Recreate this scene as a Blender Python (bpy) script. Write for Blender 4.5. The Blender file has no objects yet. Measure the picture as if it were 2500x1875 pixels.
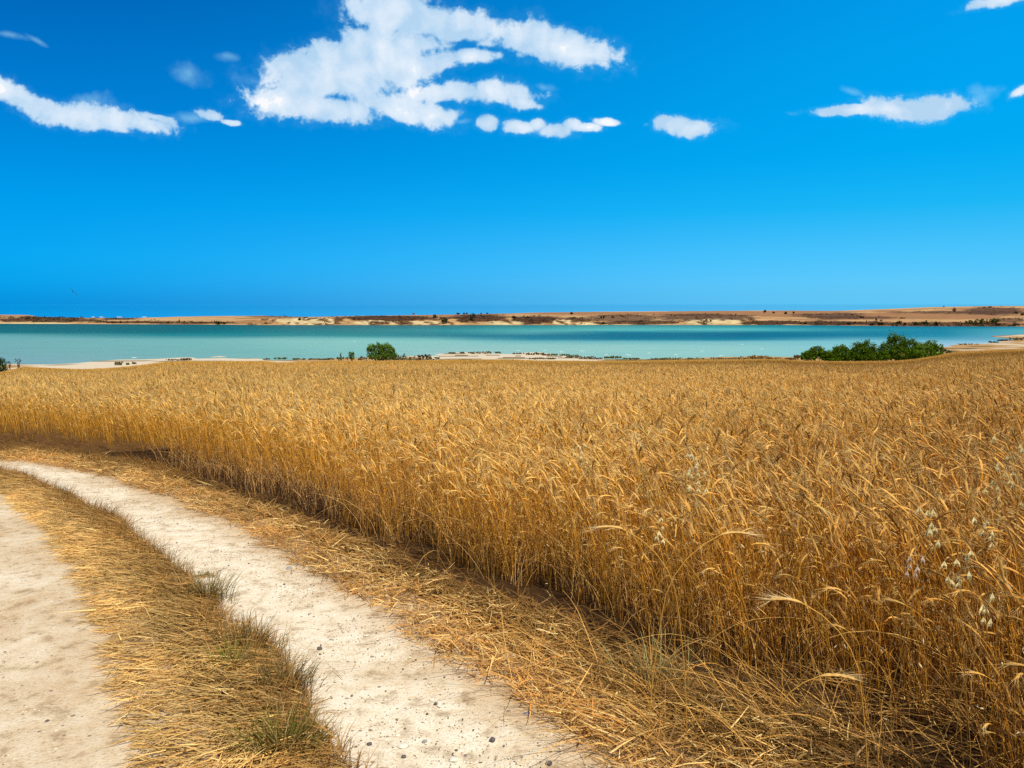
import bpy, bmesh, math, random
import numpy as np
from mathutils import Vector, noise as mn

random.seed(5)
R = np.random.default_rng(11)
S = bpy.context.scene
COL = S.collection
PI = math.pi

# ------------------------------------------------------------------ camera
TH = math.atan(80 / 804)                     # camera tilt below the horizon
CAMH = 1.6
cam = bpy.data.objects.new('camera', bpy.data.cameras.new('camera'))
COL.objects.link(cam)
S.camera = cam
cam.location = (0, 0, CAMH)
cam.rotation_euler = (PI / 2 - TH, 0, 0)
cam.data.sensor_width = 36
cam.data.lens = 804 / 1024 * 36
cam.data.clip_start = 0.05
cam.data.clip_end = 80000

SUN_EL, SUN_AZ = math.radians(60), math.radians(150)   # azimuth clockwise from +Y
sun = bpy.data.objects.new('sun', bpy.data.lights.new('sun', 'SUN'))
COL.objects.link(sun)
sun.data.energy = 5.0
sun.data.angle = math.radians(0.5)
sun.data.color = (1.0, 0.93, 0.80)
sd = Vector((math.sin(SUN_AZ) * math.cos(SUN_EL), math.cos(SUN_AZ) * math.cos(SUN_EL), math.sin(SUN_EL)))
sun.rotation_euler = sd.to_track_quat('Z', 'Y').to_euler()

S.render.engine = 'CYCLES'
S.cycles.max_bounces = 5
S.cycles.diffuse_bounces = 3
S.cycles.transmission_bounces = 3
S.cycles.glossy_bounces = 2
S.cycles.use_denoising = False
S.view_settings.view_transform = 'Standard'
S.view_settings.look = 'None'
S.view_settings.exposure = 0
S.view_settings.gamma = 1


def srgb(r, g, b):
    f = lambda c: (c / 255) / 12.92 if c <= 10 else (((c / 255) + .055) / 1.055) ** 2.4
    return (f(r), f(g), f(b))


# ------------------------------------------------------------------ node helpers
class NT:
    def __init__(s, tree):
        s.t = tree

    def n(s, typ, ins=None, **kw):
        nd = s.t.nodes.new(typ)
        for k, v in kw.items():
            setattr(nd, k, v)
        for k, v in (ins or {}).items():
            if isinstance(v, bpy.types.NodeSocket):
                s.t.links.new(v, nd.inputs[k])
            else:
                nd.inputs[k].default_value = v
        return nd

    def m(s, op, a, b=None, c=None, clamp=False):
        i = {0: a}
        if b is not None: i[1] = b
        if c is not None: i[2] = c
        return s.n('ShaderNodeMath', i, operation=op, use_clamp=clamp).outputs[0]

    def mix(s, f, a, b, bt='MIX'):
        nd = s.n('ShaderNodeMix', data_type='RGBA', blend_type=bt)
        for k, v in ((0, f), (6, a), (7, b)):
            if isinstance(v, bpy.types.NodeSocket):
                s.t.links.new(v, nd.inputs[k])
            else:
                nd.inputs[k].default_value = v if k == 0 else (tuple(v) + (1,))[:4]
        return nd.outputs[2]

    def ramp(s, f, stops, interp='LINEAR'):
        nd = s.n('ShaderNodeValToRGB', {0: f})
        nd.color_ramp.interpolation = interp
        e = nd.color_ramp.elements
        while len(e) < len(stops): e.new(0.5)
        for k, (p, c) in enumerate(stops):
            e[k].position = p
            e[k].color = tuple(c) + (1,) if len(c) == 3 else c
        return nd.outputs[0]

    def smooth(s, x, lo, hi):
        nd = s.n('ShaderNodeMapRange', {0: x, 1: lo, 2: hi}, interpolation_type='SMOOTHSTEP')
        return nd.outputs[0]

    def noise(s, vec, scale, detail=3, rough=.5, out=0, dist=0):
        return s.n('ShaderNodeTexNoise', {'Vector': vec, 'Scale': scale, 'Detail': detail, 'Roughness': rough, 'Distortion': dist}).outputs[out]


# ------------------------------------------------------------------ world: sky and clouds
def dir_uv(px, py):
    """photo pixel (2500 wide) -> slope coordinates of a sky direction"""
    dx, dy = (px * .4096 - 512) / 804, (384 - py * .4096) / 804
    Y = math.cos(TH) + dy * math.sin(TH)
    return dx / Y, (-math.sin(TH) + dy * math.cos(TH)) / Y


w = bpy.data.worlds.new('World')
S.world = w
w.use_nodes = True
w.cycles.sampling_method = 'MANUAL'
w.cycles.sample_map_resolution = 512
N = NT(w.node_tree)
bg = w.node_tree.nodes['Background']
bg.inputs[1].default_value = 0.1
sky = N.n('ShaderNodeTexSky', sky_type='NISHITA', sun_disc=False, sun_elevation=SUN_EL, sun_rotation=SUN_AZ)
gen = N.n('ShaderNodeTexCoord').outputs['Generated']
sep = N.n('ShaderNodeSeparateXYZ', {0: gen})
dx_, dy_, dz_ = sep.outputs
vy = N.m('MAXIMUM', dy_, .02)
hor = N.m('SQRT', N.m('ADD', N.m('MULTIPLY', dx_, dx_), N.m('MULTIPLY', dy_, dy_)))
el = N.m('DIVIDE', dz_, N.m('MAXIMUM', hor, .01))          # tangent of the elevation
# deep polarised blue: tint ramps over elevation, darker side opposite the sun
K = 3.0
VS = [0, .01, .02, .035, .05, .07, .09, .11, .14, .17, .22, .28, .36]
RAWL = [(.314, .322, .275), (.396, .396, .322), (.459, .463, .373), (.506, .537, .443), (.514, .573, .502), (.49, .588, .561), (.455, .576, .592), (.42, .553, .612), (.369, .51, .616), (.329, .467, .604), (.271, .40, .561), (.224, .341, .506), (.18, .278, .443)]
RAWR = [(.278, .278, .231), (.357, .349, .282), (.404, .408, .325), (.443, .467, .384), (.455, .502, .439), (.431, .514, .49), (.408, .51, .522), (.376, .49, .541), (.329, .455, .545), (.294, .42, .537), (.251, .369, .514), (.208, .314, .471), (.176, .271, .424)]
LEFT = {0: (0, 144, 222), .02: (0, 156, 230), .045: (4, 166, 236), .11: (0, 160, 236), .16: (0, 147, 229), .22: (0, 130, 215), .36: (0, 98, 184)}
RIGHT = {0: (100, 200, 245), .02: (98, 200, 246), .045: (84, 197, 246), .11: (30, 187, 245), .16: (2, 178, 246), .22: (0, 174, 248), .36: (2, 162, 244)}


def tint(tab, raw):
    ks = sorted(tab)
    lin = np.array([srgb(*tab[k]) for k in ks])
    st = []
    for v, r in zip(VS, raw):
        c = [np.interp(v, ks, lin[:, i]) for i in range(3)]
        st.append((v / .8, tuple(float(c[i] / r[i] / K) for i in range(3))))
    st.append((.62, (.12, .22, .36)))
    st.append((1.0, (.24, .22, .20)))  # unseen zenith held dim and near neutral to deepen the shadows
    return st


fr = N.m('POWER', N.smooth(dx_, -.66, .62), 1.15)
elc = N.m('MULTIPLY', el, 1 / .8, clamp=True)
tl = N.ramp(elc, tint(LEFT, RAWL))
tr = N.ramp(elc, tint(RIGHT, RAWR))
tn = N.mix(fr, tl, tr)
tn = N.mix(N.smooth(dy_, .15, -.35), tn, (.25, .215, .18))       # unseen sky behind the viewer, tinted dim and warm to steer the ambient light
skyc = N.mix(1, sky.outputs[0], tn, 'MULTIPLY')
skyc = N.mix(1, skyc, (K, K, K), 'MULTIPLY')

uv = N.n('ShaderNodeCombineXYZ', {0: N.m('DIVIDE', dx_, vy), 1: N.m('DIVIDE', dz_, vy)}).outputs[0]
wv = N.noise(uv, 9, 3, .5, out=1)
warp = N.n('ShaderNodeVectorMath', {0: wv, 1: (.5, .5, .5)}, operation='SUBTRACT').outputs[0]
warp = N.n('ShaderNodeVectorMath', {0: warp, 'Scale': .03}, operation='SCALE').outputs[0]
uvw = N.n('ShaderNodeVectorMath', {0: uv, 1: warp}, operation='ADD').outputs[0]


def blob_field(lst, grow):
    cur = None
    for cx, cy, rx, ry, a in lst:
        u, v = dir_uv(cx, cy)
        mp = N.n('ShaderNodeMapping', {0: uvw, 1: (u, v, 0), 2: (0, 0, math.radians(a)),
                                       3: (rx * grow * .4096 / 804, ry * grow * .4096 / 804, 1)}, vector_type='TEXTURE')
        ln = N.n('ShaderNodeVectorMath', {0: mp.outputs[0]}, operation='LENGTH').outputs['Value']
        cur = ln if cur is None else N.m('SMOOTH_MIN', cur, ln, .25)
    return N.m('SUBTRACT', 1.0, cur)


DENSE = [(953, 27, 110, 64, 0), (1052, 50, 75, 38, 0), (1142, 54, 92, 34, 0), (1278, 88, 128, 42, -12), (1391, 118, 112, 41, -8),
         (1440, 130, 66, 30, 0), (962, 113, 130, 58, 0), (984, 158, 112, 45, 0), (1156, 138, 62, 19, 0), (1075, 144, 80, 26, 4), (871, 122, 62, 66, 0),
         (794, 118, 62, 40, 0), (740, 150, 95, 26, 0), (780, 185, 140, 60, 0), (871, 195, 92, 62, 0), (713, 238, 108, 42, 0), (803, 263, 132, 30, -8),
         (984, 259, 115, 32, -14), (1061, 285, 50, 15, 0), (1097, 226, 105, 27, 0), (1210, 230, 100, 27, -3), (1269, 252, 50, 14, -8),
         (1188, 305, 29, 13, 0), (1268, 312, 34, 16, 0), (1310, 303, 22, 14, 0), (1352, 316, 48, 17, 0), (1395, 304, 26, 14, 0), (1424, 309, 46, 10, -3), (1486, 296, 32, 10, -5),
         (0, 212, 60, 26, -18), (50, 232, 80, 27, -22), (120, 262, 90, 30, -18), (190, 279, 110, 31, -12), (270, 291, 110, 30, -8), (340, 301, 80, 23, -4), (378, 286, 40, 11, -14),
         (513, 276, 32, 13, -5), (560, 290, 28, 8, -12), (1640, 297, 46, 19, 0), (1690, 304, 70, 20, -6),
         (2075, 271, 95, 12, 6), (2187, 257, 84, 27, 3), (2291, 252, 80, 26, 3), (2440, 3, 74, 15, 14), (2498, 216, 34, 13, 25)]
FAINT = [(452, 172, 52, 17, -8), (557, 136, 34, 8, 0), (618, 190, 42, 17, -10), (20, 78, 46, 7, -8), (90, 92, 30, 5, -30), (660, 262, 60, 22, 0),
         (2422, 215, 55, 16, 5), (2074, 228, 18, 7, -15), (1932, 286, 22, 7, 0), (1323, 208, 26, 8, 0), (1124, 298, 20, 6, 0), (1575, 300, 12, 6, 0),
         (700, 140, 40, 20, 0), (260, 262, 110, 18, -12), (470, 285, 60, 9, 0), (2380, 240, 70, 14, 25), (350, 318, 60, 14, 0)]
n1 = N.noise(uvw, 17, 9, .58)
n2 = N.noise(uvw, 55, 5, .6)
fd = blob_field(DENSE, 1.14)
dn = N.m('ADD', fd, N.m('MULTIPLY', N.m('SUBTRACT', n1, .48), 1.55))
dn = N.m('ADD', dn, N.m('MULTIPLY', N.m('SUBTRACT', n2, .5), 1.15))
n3 = N.noise(uvw, 150, 3, .6)
dn = N.m('ADD', dn, N.m('MULTIPLY', N.m('SUBTRACT', n3, .5), .3))
al = N.m('MAXIMUM', N.smooth(dn, -.04, .40), N.m('MULTIPLY', N.smooth(dn, -.40, .3), .06))
ff = blob_field(FAINT, 1.5)
df = N.m('ADD', ff, N.m('MULTIPLY', N.m('SUBTRACT', n1, .5), 3.6))
alf = N.m('MULTIPLY', N.smooth(df, .0, 1.6), .40)
al = N.m('MAXIMUM', al, alf)
front = N.smooth(dy_, .05, .15)
al = N.m('MULTIPLY', al, front)
body = N.noise(uvw, 14, 5, .55)
body = N.m('ADD', N.m('MULTIPLY', N.m('MINIMUM', dn, .9), .22), N.m('MULTIPLY', body, 1.35))
cc = N.ramp(body, [(.66, tuple(10 * c for c in (.047, .069, .090))), (.98, tuple(10 * c for c in (.080, .090, .099))), (1.0, tuple(10 * c for c in (.098, .099, .1)))])
cc = N.mix(1, cc, (9.7, 9.7, 9.9), 'MULTIPLY')
thin = N.smooth(dn, -.1, .35)
cc = N.mix(thin, (3.9, 8.3, 9.9), cc)
skyc = N.mix(al, skyc, cc)
w.node_tree.links.new(skyc, bg.inputs[0])


# ------------------------------------------------------------------ tagging / mesh helpers
def tag(o, label=None, cat=None, group=None, kind=None):
    for k, v in (('label', label), ('category', cat), ('group', group), ('kind', kind)):
        if v: o[k] = v
    return o


def mesh_obj(name, verts, loops, counts, mat, parent=None, col=None, smooth=False, mats=None, midx=None):
    me = bpy.data.meshes.new(name)
    verts = np.asarray(verts, np.float32).reshape(-1, 3)
    loops = np.asarray(loops, np.int32).ravel()
    counts = np.asarray(counts, np.int32)
    me.vertices.add(len(verts))
    me.vertices.foreach_set('co', verts.ravel())
    me.loops.add(len(loops))
    me.loops.foreach_set('vertex_index', loops)
    me.polygons.add(len(counts))
    st = np.zeros(len(counts), np.int32)
    st[1:] = np.cumsum(counts)[:-1]
    me.polygons.foreach_set('loop_start', st)
    me.polygons.foreach_set('loop_total', counts)
    if smooth is not None:
        me.polygons.foreach_set('use_smooth', np.full(len(counts), bool(smooth)))
    if col is not None:
        a = me.color_attributes.new('Col', 'FLOAT_COLOR', 'POINT')
        c = np.ones((len(verts), 4), np.float32)
        c[:, :3] = np.asarray(col, np.float32).reshape(-1, 3)
        a.data.foreach_set('color', c.ravel())
    me.update(calc_edges=True)
    for m in (mats or [mat]): me.materials.append(m)
    if midx is not None: me.polygons.foreach_set('material_index', np.asarray(midx, np.int32))
    o = bpy.data.objects.new(name, me)
    COL.objects.link(o)
    if parent: o.parent = parent
    return o


class Geo:
    """collects vertex / face arrays of one mesh"""
    def __init__(s):
        s.v, s.l, s.c, s.col, s.n = [], [], [], [], 0

    def add(s, v, faces, col):
        """v (k,3) or (n,k,3); faces (f,m) indices of one copy; col broadcast (n,k,3)"""
        v = np.asarray(v, np.float32)
        if v.ndim == 2: v = v[None]
        n, k, _ = v.shape
        f = np.asarray(faces, np.int32)
        off = (np.arange(n, dtype=np.int32) * k + s.n)[:, None, None]
        s.v.append(v.reshape(-1, 3))
        s.l.append((f[None] + off).ravel())
        s.c.append(np.full(n * len(f), f.shape[1], np.int32))
        c = np.asarray(col, np.float32)
        if c.ndim == 1: c = c[None, None]
        elif c.ndim == 2: c = c[:, None]
        s.col.append(np.broadcast_to(c, (n, k, 3)).reshape(-1, 3))
        s.n += n * k

    def build(s, name, mat, parent=None, smooth=False):
        return mesh_obj(name, np.concatenate(s.v), np.concatenate(s.l), np.concatenate(s.c), mat, parent, np.concatenate(s.col), smooth)


def new_mat(name):
    m = bpy.data.materials.new(name)
    m.use_nodes = True
    return m, NT(m.node_tree), m.node_tree.nodes['Principled BSDF']


def bump(N, h, strength, dist, bsdf):
    b = N.n('ShaderNodeBump', {'Height': h, 'Strength': strength, 'Distance': dist})
    N.t.links.new(b.outputs[0], bsdf.inputs['Normal'])


def col_mat(name, rough=.8, spec=.2, transl=0.0, varscale=None, var=.0):
    """colour attribute material, optionally with light passing through thin straw or leaf"""
    m, N, b = new_mat(name)
    at = N.n('ShaderNodeAttribute', attribute_name='Col').outputs[0]
    if varscale:
        p = N.n('ShaderNodeNewGeometry').outputs['Position']
        nz = N.noise(p, varscale, 4, .6)
        k = N.m('ADD', N.m('MULTIPLY', nz, 2 * var), 1 - var)
        at = N.mix(1, at, N.n('ShaderNodeCombineXYZ', {0: k, 1: k, 2: k}).outputs[0], 'MULTIPLY')
    N.t.links.new(at, b.inputs['Base Color'])
    b.inputs['Roughness'].default_value = rough
    b.inputs['Specular IOR Level'].default_value = spec
    if transl:
        tr = N.n('ShaderNodeBsdfTranslucent', {0: at})
        mx = N.n('ShaderNodeMixShader', {0: transl, 1: b.outputs[0], 2: tr.outputs[0]})
        N.t.links.new(mx.outputs[0], N.t.nodes['Material Output'].inputs[0])
    return m


# ------------------------------------------------------------------ terrain functions
WATER_Z = -10.4


def row_t(v):                                   # photo row (1875 high) -> tangent of depression
    return np.tan(TH + np.arctan((np.asarray(v, float) * .4096 - 384) / 804))


def col_u(x, v):                                # photo column -> x / y on the ground
    dx = (np.asarray(x, float) * .4096 - 512) / 804
    dy = (384 - np.asarray(v, float) * .4096) / 804
    return dx / (math.cos(TH) + dy * math.sin(TH))


FE = np.array([(-400, 915), (0, 909), (58, 896), (202, 902), (260, 899), (289, 897), (338, 892), (405, 883), (463, 881), (506, 882), (640, 881), (600, 881), (688, 886),
               (806, 881), (1011, 880), (1085, 878), (1250, 877), (1309, 880), (1456, 881), (1573, 880), (1900, 876), (1953, 880),
               (2062, 882), (2178, 881), (2236, 876), (2294, 866), (2337, 858), (2410, 855), (2500, 851), (2900, 840)], float)
FE = FE[np.argsort(FE[:, 0])]
SH = np.array([(-400, 900), (0, 893), (49, 890), (145, 887), (260, 881), (347, 880), (419, 874), (535, 870), (600, 873), (644, 876), (747, 877), (820, 873),
               (982, 870), (1076, 867), (1100, 864), (1188, 859), (1250, 861), (1309, 862), (1382, 868), (1470, 876), (1573, 876), (1794, 873),
               (1838, 870), (1932, 872), (1990, 872), (2080, 868), (2180, 861), (2240, 853), (2305, 845), (2352, 841), (2424, 839), (2500, 834), (2900, 820)], float)
u_fe, t_fe = col_u(FE[:, 0], FE[:, 1]), row_t(FE[:, 1])
u_sh, t_sh = col_u(SH[:, 0], SH[:, 1]), row_t(SH[:, 1])
HW = .78                                       # height of the crop


def y_field(u): return 10.85 / np.interp(u, u_fe, t_fe)
def y_shore(u): return np.maximum((CAMH - WATER_Z) / np.interp(u, u_sh, t_sh), y_field(u) + 6)


def fbm(x, y, seed=0):
    """cheap smooth value noise on arrays"""
    out = 0; amp = 1.0; tot = 0
    for k in range(3):
        f = 2.03 ** k
        X, Y = x * f + seed * 17.3 + k * 5.7, y * f - seed * 9.1 + k * 3.3
        i, j = np.floor(X), np.floor(Y)
        a, b = X - i, Y - j
        a, b = a * a * (3 - 2 * a), b * b * (3 - 2 * b)
        def h(p, q):
            s = np.sin(p * 127.1 + q * 311.7 + k * 74.7) * 43758.5453
            return s - np.floor(s)
        v = (h(i, j) * (1 - a) + h(i + 1, j) * a) * (1 - b) + (h(i, j + 1) * (1 - a) + h(i + 1, j + 1) * a) * b
        out = out + v * amp; tot += amp; amp *= .5
    return out / tot


def ground_z(x, y):
    x, y = np.asarray(x, float), np.asarray(y, float)
    u = np.clip(x / np.maximum(y, 1.0), -1.1, 1.1)
    t = np.interp(u, u_fe, t_fe)
    yf = 10.85 / t
    s = (t * yf - .55) / yf
    k = 1.6
    ramp = k * np.logaddexp(0, (y - 3.7) / k)
    F = s * ramp
    ysh = y_shore(u)
    Ff = s * (yf - 3.7)
    sl = (-WATER_Z - Ff) / (ysh - yf)
    zb = -(Ff + sl * (y - yf))
    z = np.where(y < yf, -F, np.maximum(zb, -14))
    z = z + np.where(y < yf + 5, (fbm(x * .5, y * .5, 2) - .5) * .05 * np.clip((y - 6) / 6, 0, 1), 0)
    z = z + np.where((y > yf + 1), (fbm(x * .12, y * .12, 4) - .5) * .22 * np.clip((y - yf - 1) / 4, 0, 1) * np.clip((ysh + 12 - y) / 10, 0, 1), 0)
    # low dune spit on the right
    sx, sy = 203.0, 290.0
    d = ((x - sx) / 27) ** 2 + ((y - sy) / 24) ** 2
    z = z + 2.6 * np.exp(-d * 2.2) * (y > yf)
    d2 = ((x - 200) / 34) ** 2 + ((y - 255) / 18) ** 2
    z = z + .9 * np.exp(-d2 * 1.6) * (y > yf)
    return z


def unproj(px, py, h=0.0):
    """photo pixel -> point on the ground (+h)"""
    t, u = float(row_t(py)), float(col_u(px, py))
    lo, hi = .5, 400.0
    y = lo
    while y < hi:
        if CAMH - t * y < float(ground_z(u * y, y)) + h: break
        y *= 1.02
    a, b = y / 1.02, y
    for _ in range(20):
        m = (a + b) / 2
        if CAMH - t * m < float(ground_z(u * m, m)) + h: b = m
        else: a = m
    return u * b, b


def poly_px(pts): return np.array([unproj(*p) for p in pts])


def inside(x, y, poly):
    r = np.zeros(x.shape, bool)
    n = len(poly)
    for i in range(n):
        x0, y0 = poly[i]; x1, y1 = poly[(i + 1) % n]
        if y0 == y1: continue
        c = ((y0 > y) != (y1 > y)) & (x < (x1 - x0) * (y - y0) / (y1 - y0) + x0)
        r ^= c
    return r


def resample(P, n):
    d = np.r_[0, np.cumsum(np.hypot(*np.diff(P, axis=0).T))]
    t = np.linspace(0, d[-1], n)
    return np.c_[np.interp(t, d, P[:, 0]), np.interp(t, d, P[:, 1])]


def smooth_line(P, n=200, it=6):
    P = resample(P, n)
    for _ in range(it): P[1:-1] = (P[:-2] + 2 * P[1:-1] + P[2:]) / 4
    return P


# outlines traced on the ground
BASE = [(-500, 1082), (-200, 1090), (0, 1100), (170, 1112), (340, 1130), (450, 1162), (590, 1205), (720, 1242), (836, 1290), (995, 1342), (1130, 1398), (1243, 1443),
        (1413, 1496), (1500, 1540), (1600, 1612), (1740, 1700), (1864, 1730), (2075, 1800), (2240, 1880), (2400, 1990), (2550, 2130)]
RR = [(-500, 1112), (-250, 1118), (0, 1126), (178, 1150), (256, 1166), (309, 1190), (367, 1203), (429, 1229), (477, 1256), (545, 1270), (598, 1297), (641, 1338), (709, 1366), (762, 1408),
      (839, 1451), (930, 1505), (955, 1536), (1028, 1582), (1060, 1610), (1150, 1650), (1250, 1703), (1288, 1745), (1370, 1806), (1451, 1867), (1560, 1960), (1700, 2100)]
RL = [(-500, 1132), (-250, 1138), (0, 1153), (48, 1160), (82, 1176), (125, 1196), (178, 1215), (212, 1239), (260, 1258), (299, 1276), (328, 1311), (400, 1360), (434, 1393), (468, 1422), (530, 1475),
      (559, 1523), (622, 1548), (675, 1586), (714, 1644), (752, 1702), (772, 1769), (820, 1818), (858, 1870), (930, 1980), (1000, 2100)]
LR = [(-500, 1160), (-250, 1170), (0, 1205), (29, 1239), (72, 1278), (115, 1306), (130, 1355), (169, 1385), (185, 1432), (203, 1470), (205, 1509), (222, 1562), (215, 1596), (245, 1634), (250, 1683), (285, 1731), (309, 1770), (300, 1847), (315, 1900), (330, 2100)]
P_base = smooth_line(poly_px(BASE), 300, 3)
P_rr = smooth_line(poly_px(RR), 300, 3)
P_rl = smooth_line(poly_px(RL), 300, 3)
P_lr = smooth_line(poly_px(LR), 300, 3)


def extend(P):                                  # continue both ends in their own direction
    a = P[0] + (P[0] - P[12]) * 3
    b = P[-1] + np.array([1.5, -3.0])
    return np.vstack([a, P, b])


FIELD = np.vstack([extend(P_base), [[80, -6], [400, 100], [400, 400], [-400, 400], [-400, 12]]])


def dist_line(x, y, P):
    """unsigned distance to a polyline (dense points)"""
    Q = resample(P, 160)
    d = np.full(x.shape, 1e9)
    for q in Q: d = np.minimum(d, (x - q[0]) ** 2 + (y - q[1]) ** 2)
    return np.sqrt(d)


# ------------------------------------------------------------------ ground sheet
def nonuni(lo, hi, mid_lo, mid_hi, fine, grow):
    a = list(np.arange(mid_lo, mid_hi, fine))
    s = fine; p = a[-1]
    while p < hi: s *= grow; p += s; a.append(p)
    s = fine; p = a[0]
    while p > lo: s *= grow; p -= s; a.insert(0, p)
    return np.array(a)


def grid_faces(nx, ny):
    i = np.arange(nx - 1); j = np.arange(ny - 1)
    I, J = np.meshgrid(i, j)
    a = (J * nx + I).ravel()
    return np.c_[a, a + 1, a + nx + 1, a + nx]


gx = nonuni(-420, 420, -8, 8, .1, 1.028)
gy = nonuni(-40, 330, .5, 13, .1, 1.018)
GX, GY = np.meshgrid(gx, gy)
GZ = ground_z(GX, GY)
# tracks are worn a little lower than the verges
TRK_R = np.vstack([P_rl, P_rr[::-1]])
LFAR = P_lr + np.array([-3.2, -.6])
TRK_L = np.vstack([LFAR, P_lr[::-1]])
msk = (np.abs(GX) < 14) & (GY < 14)
sub = np.zeros(GX.shape)
xx, yy = GX[msk], GY[msk]
ins = inside(xx, yy, TRK_R) | inside(xx, yy, TRK_L)
dd = np.minimum(np.minimum(dist_line(xx, yy, P_rl), dist_line(xx, yy, P_rr)), dist_line(xx, yy, P_lr))
sub[msk] = np.where(ins, -.06, -np.clip((.70 - dd) / .25, 0, 1) * .06)
GZ = GZ + sub
# ground colours: straw soil under the crop, then shore sand and scrub
U = GX / np.maximum(GY, 1)
yf, ysh = y_field(np.clip(U, -1.1, 1.1)), y_shore(np.clip(U, -1.1, 1.1))
gc = np.empty(GX.shape + (3,))
gc[:] = (.17, .09, .03)
sand = np.array([.74, .66, .52]); scrub = np.array([.16, .12, .045]); drysand = np.array([.50, .32, .14])
bm_ = np.clip((GY - yf) / 2, 0, 1)[..., None]
nz = fbm(GX * .09, GY * .22, 7)[..., None]
# share of pale sand along the shore, traced from the photo
US = col_u([0, 60, 130, 260, 420, 560, 640, 700, 800, 1000, 1080, 1150, 1250, 1400, 1470, 1560, 1700, 1900, 2000, 2240, 2330, 2400, 2450, 2500], 870)
SS = [.3, .45, .7, .8, .8, .75, .6, .35, .2, .25, .7, .72, .75, .7, .6, .15, .1, .05, .1, .1, .2, .3, .45, .4]
sf = np.interp(U, US, SS)[..., None]
near_w = np.clip((GY - yf) / np.maximum(ysh - yf, 1), 0, 1)[..., None]
bc = np.where(nz < sf * .85 + .05, sand, np.where(nz > .62, scrub, drysand))
gc = np.where((GY < 12)[..., None] & (GX > -14)[..., None], np.array([.060, .032, .013]), gc)  # near soil darkened to paint in the shadow at the wheat foot
gc = gc * (1 - bm_) + bc * bm_
hgt = (GZ + 10.4)[..., None]
spitm = ((np.abs(GX - 185) < 70) & (GY > 235))[..., None]
gc = np.where(spitm & (hgt > .85 + nz * 1.1), np.where(fbm(GX * .2, GY * .2, 3)[..., None] > .42, np.array([.13, .095, .04]), np.array([.33, .24, .12])), gc)
mg, Ng, bg_ = new_mat('ground')
at = Ng.n('ShaderNodeAttribute', attribute_name='Col').outputs[0]
pos = Ng.n('ShaderNodeNewGeometry').outputs['Position']
k1 = Ng.noise(pos, 3, 6, .65)
at = Ng.mix(Ng.m('MULTIPLY', k1, .6), at, (.2, .12, .05), 'MULTIPLY')
Ng.t.links.new(at, bg_.inputs['Base Color'])
bg_.inputs['Roughness'].default_value = .95
bg_.inputs['Specular IOR Level'].default_value = .1
bump(Ng, Ng.noise(pos, 30, 6, .6), .5, .02, bg_)
g = mesh_obj('ground', np.c_[GX.ravel(), GY.ravel(), GZ.ravel()], grid_faces(len(gx), len(gy)), np.full((len(gx) - 1) * (len(gy) - 1), 4), mg, col=gc.reshape(-1, 3), smooth=True)
tag(g, 'golden brown field soil and sandy shore sloping down to the lagoon', 'ground', kind='structure')


# ------------------------------------------------------------------ dirt tracks
def track(name, A, B, label, PS=(0, 1), PV=(1, 0)):
    n, m = 300, 60
    A, B = resample(A, n), resample(B, n)
    s = np.linspace(0, 1, m)
    P = A[:, None] * (1 - s)[None, :, None] + B[:, None] * s[None, :, None]
    x, y = P[..., 0], P[..., 1]
    z = ground_z(x, y) + .012 + (fbm(x * 3, y * 3, 9) - .5) * .007 - .022 * np.sin(PI * s)[None] ** .6 + (fbm(x * 11, y * 11, 5) - .5) * .006
    o = mesh_obj(name, np.c_[x.ravel(), y.ravel(), z.ravel()], grid_faces(m, n), np.full((m - 1) * (n - 1), 4), M_track, smooth=True, col=np.repeat(np.broadcast_to(np.interp(s, PS, PV)[None], (n, m)).reshape(-1, 1), 3, 1))
    tag(o, label, 'dirt track', kind='structure')


M_track, Nk, bk = new_mat('pale_earth')
pos = Nk.n('ShaderNodeNewGeometry').outputs['Position']
flat = Nk.n('ShaderNodeMapping', {0: pos, 3: (1, 1, 0)}).outputs[0]
big = Nk.noise(flat, 1.3, 5, .6, dist=.4)
med = Nk.noise(flat, 9, 6, .65)
fine = Nk.noise(flat, 70, 4, .7)
tanw = Nk.n('ShaderNodeAttribute', attribute_name='Col')
sw = Nk.m('ADD', Nk.n('ShaderNodeSeparateColor', {0: tanw.outputs[0]}).outputs[0], Nk.m('MULTIPLY', Nk.m('SUBTRACT', big, .5), 1.5))
c = Nk.ramp(sw, [(.18, (.57, .445, .295)), (.5, (.67, .575, .435)), (.78, (.80, .745, .63))])
c2 = Nk.ramp(med, [(.34, (.50, .42, .32)), (.47, (.93, .88, .80)), (.58, (1, 1, 1))])
c = Nk.mix(.8, c, c2, 'MULTIPLY')
c3 = Nk.ramp(fine, [(.32, (.34, .27, .20)), (.43, (.90, .86, .80)), (.6, (1, 1, 1)), (.75, (1, 1, 1))])
c = Nk.mix(.7, c, c3, 'MULTIPLY')
vor = Nk.n('ShaderNodeTexVoronoi', {'Vector': flat, 'Scale': 26}, feature='F1')
cell = Nk.n('ShaderNodeSeparateColor', {0: vor.outputs['Color']})
spot = Nk.m('MULTIPLY', Nk.m('LESS_THAN', vor.outputs['Distance'], Nk.m('MULTIPLY', cell.outputs[1], .26)), Nk.m('GREATER_THAN', cell.outputs[0], .50))
spot = Nk.m('MULTIPLY', spot, Nk.m('GREATER_THAN', med, .44))
c = Nk.mix(Nk.m('MULTIPLY', spot, .75), c, (.17, .12, .08))
Nk.t.links.new(c, bk.inputs['Base Color'])
bk.inputs['Roughness'].default_value = .95
bk.inputs['Specular IOR Level'].default_value = .1
hh = Nk.m('ADD', Nk.m('MULTIPLY', med, .6), Nk.m('MULTIPLY', fine, .35))
bump(Nk, hh, .75, .025, bk)
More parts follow.
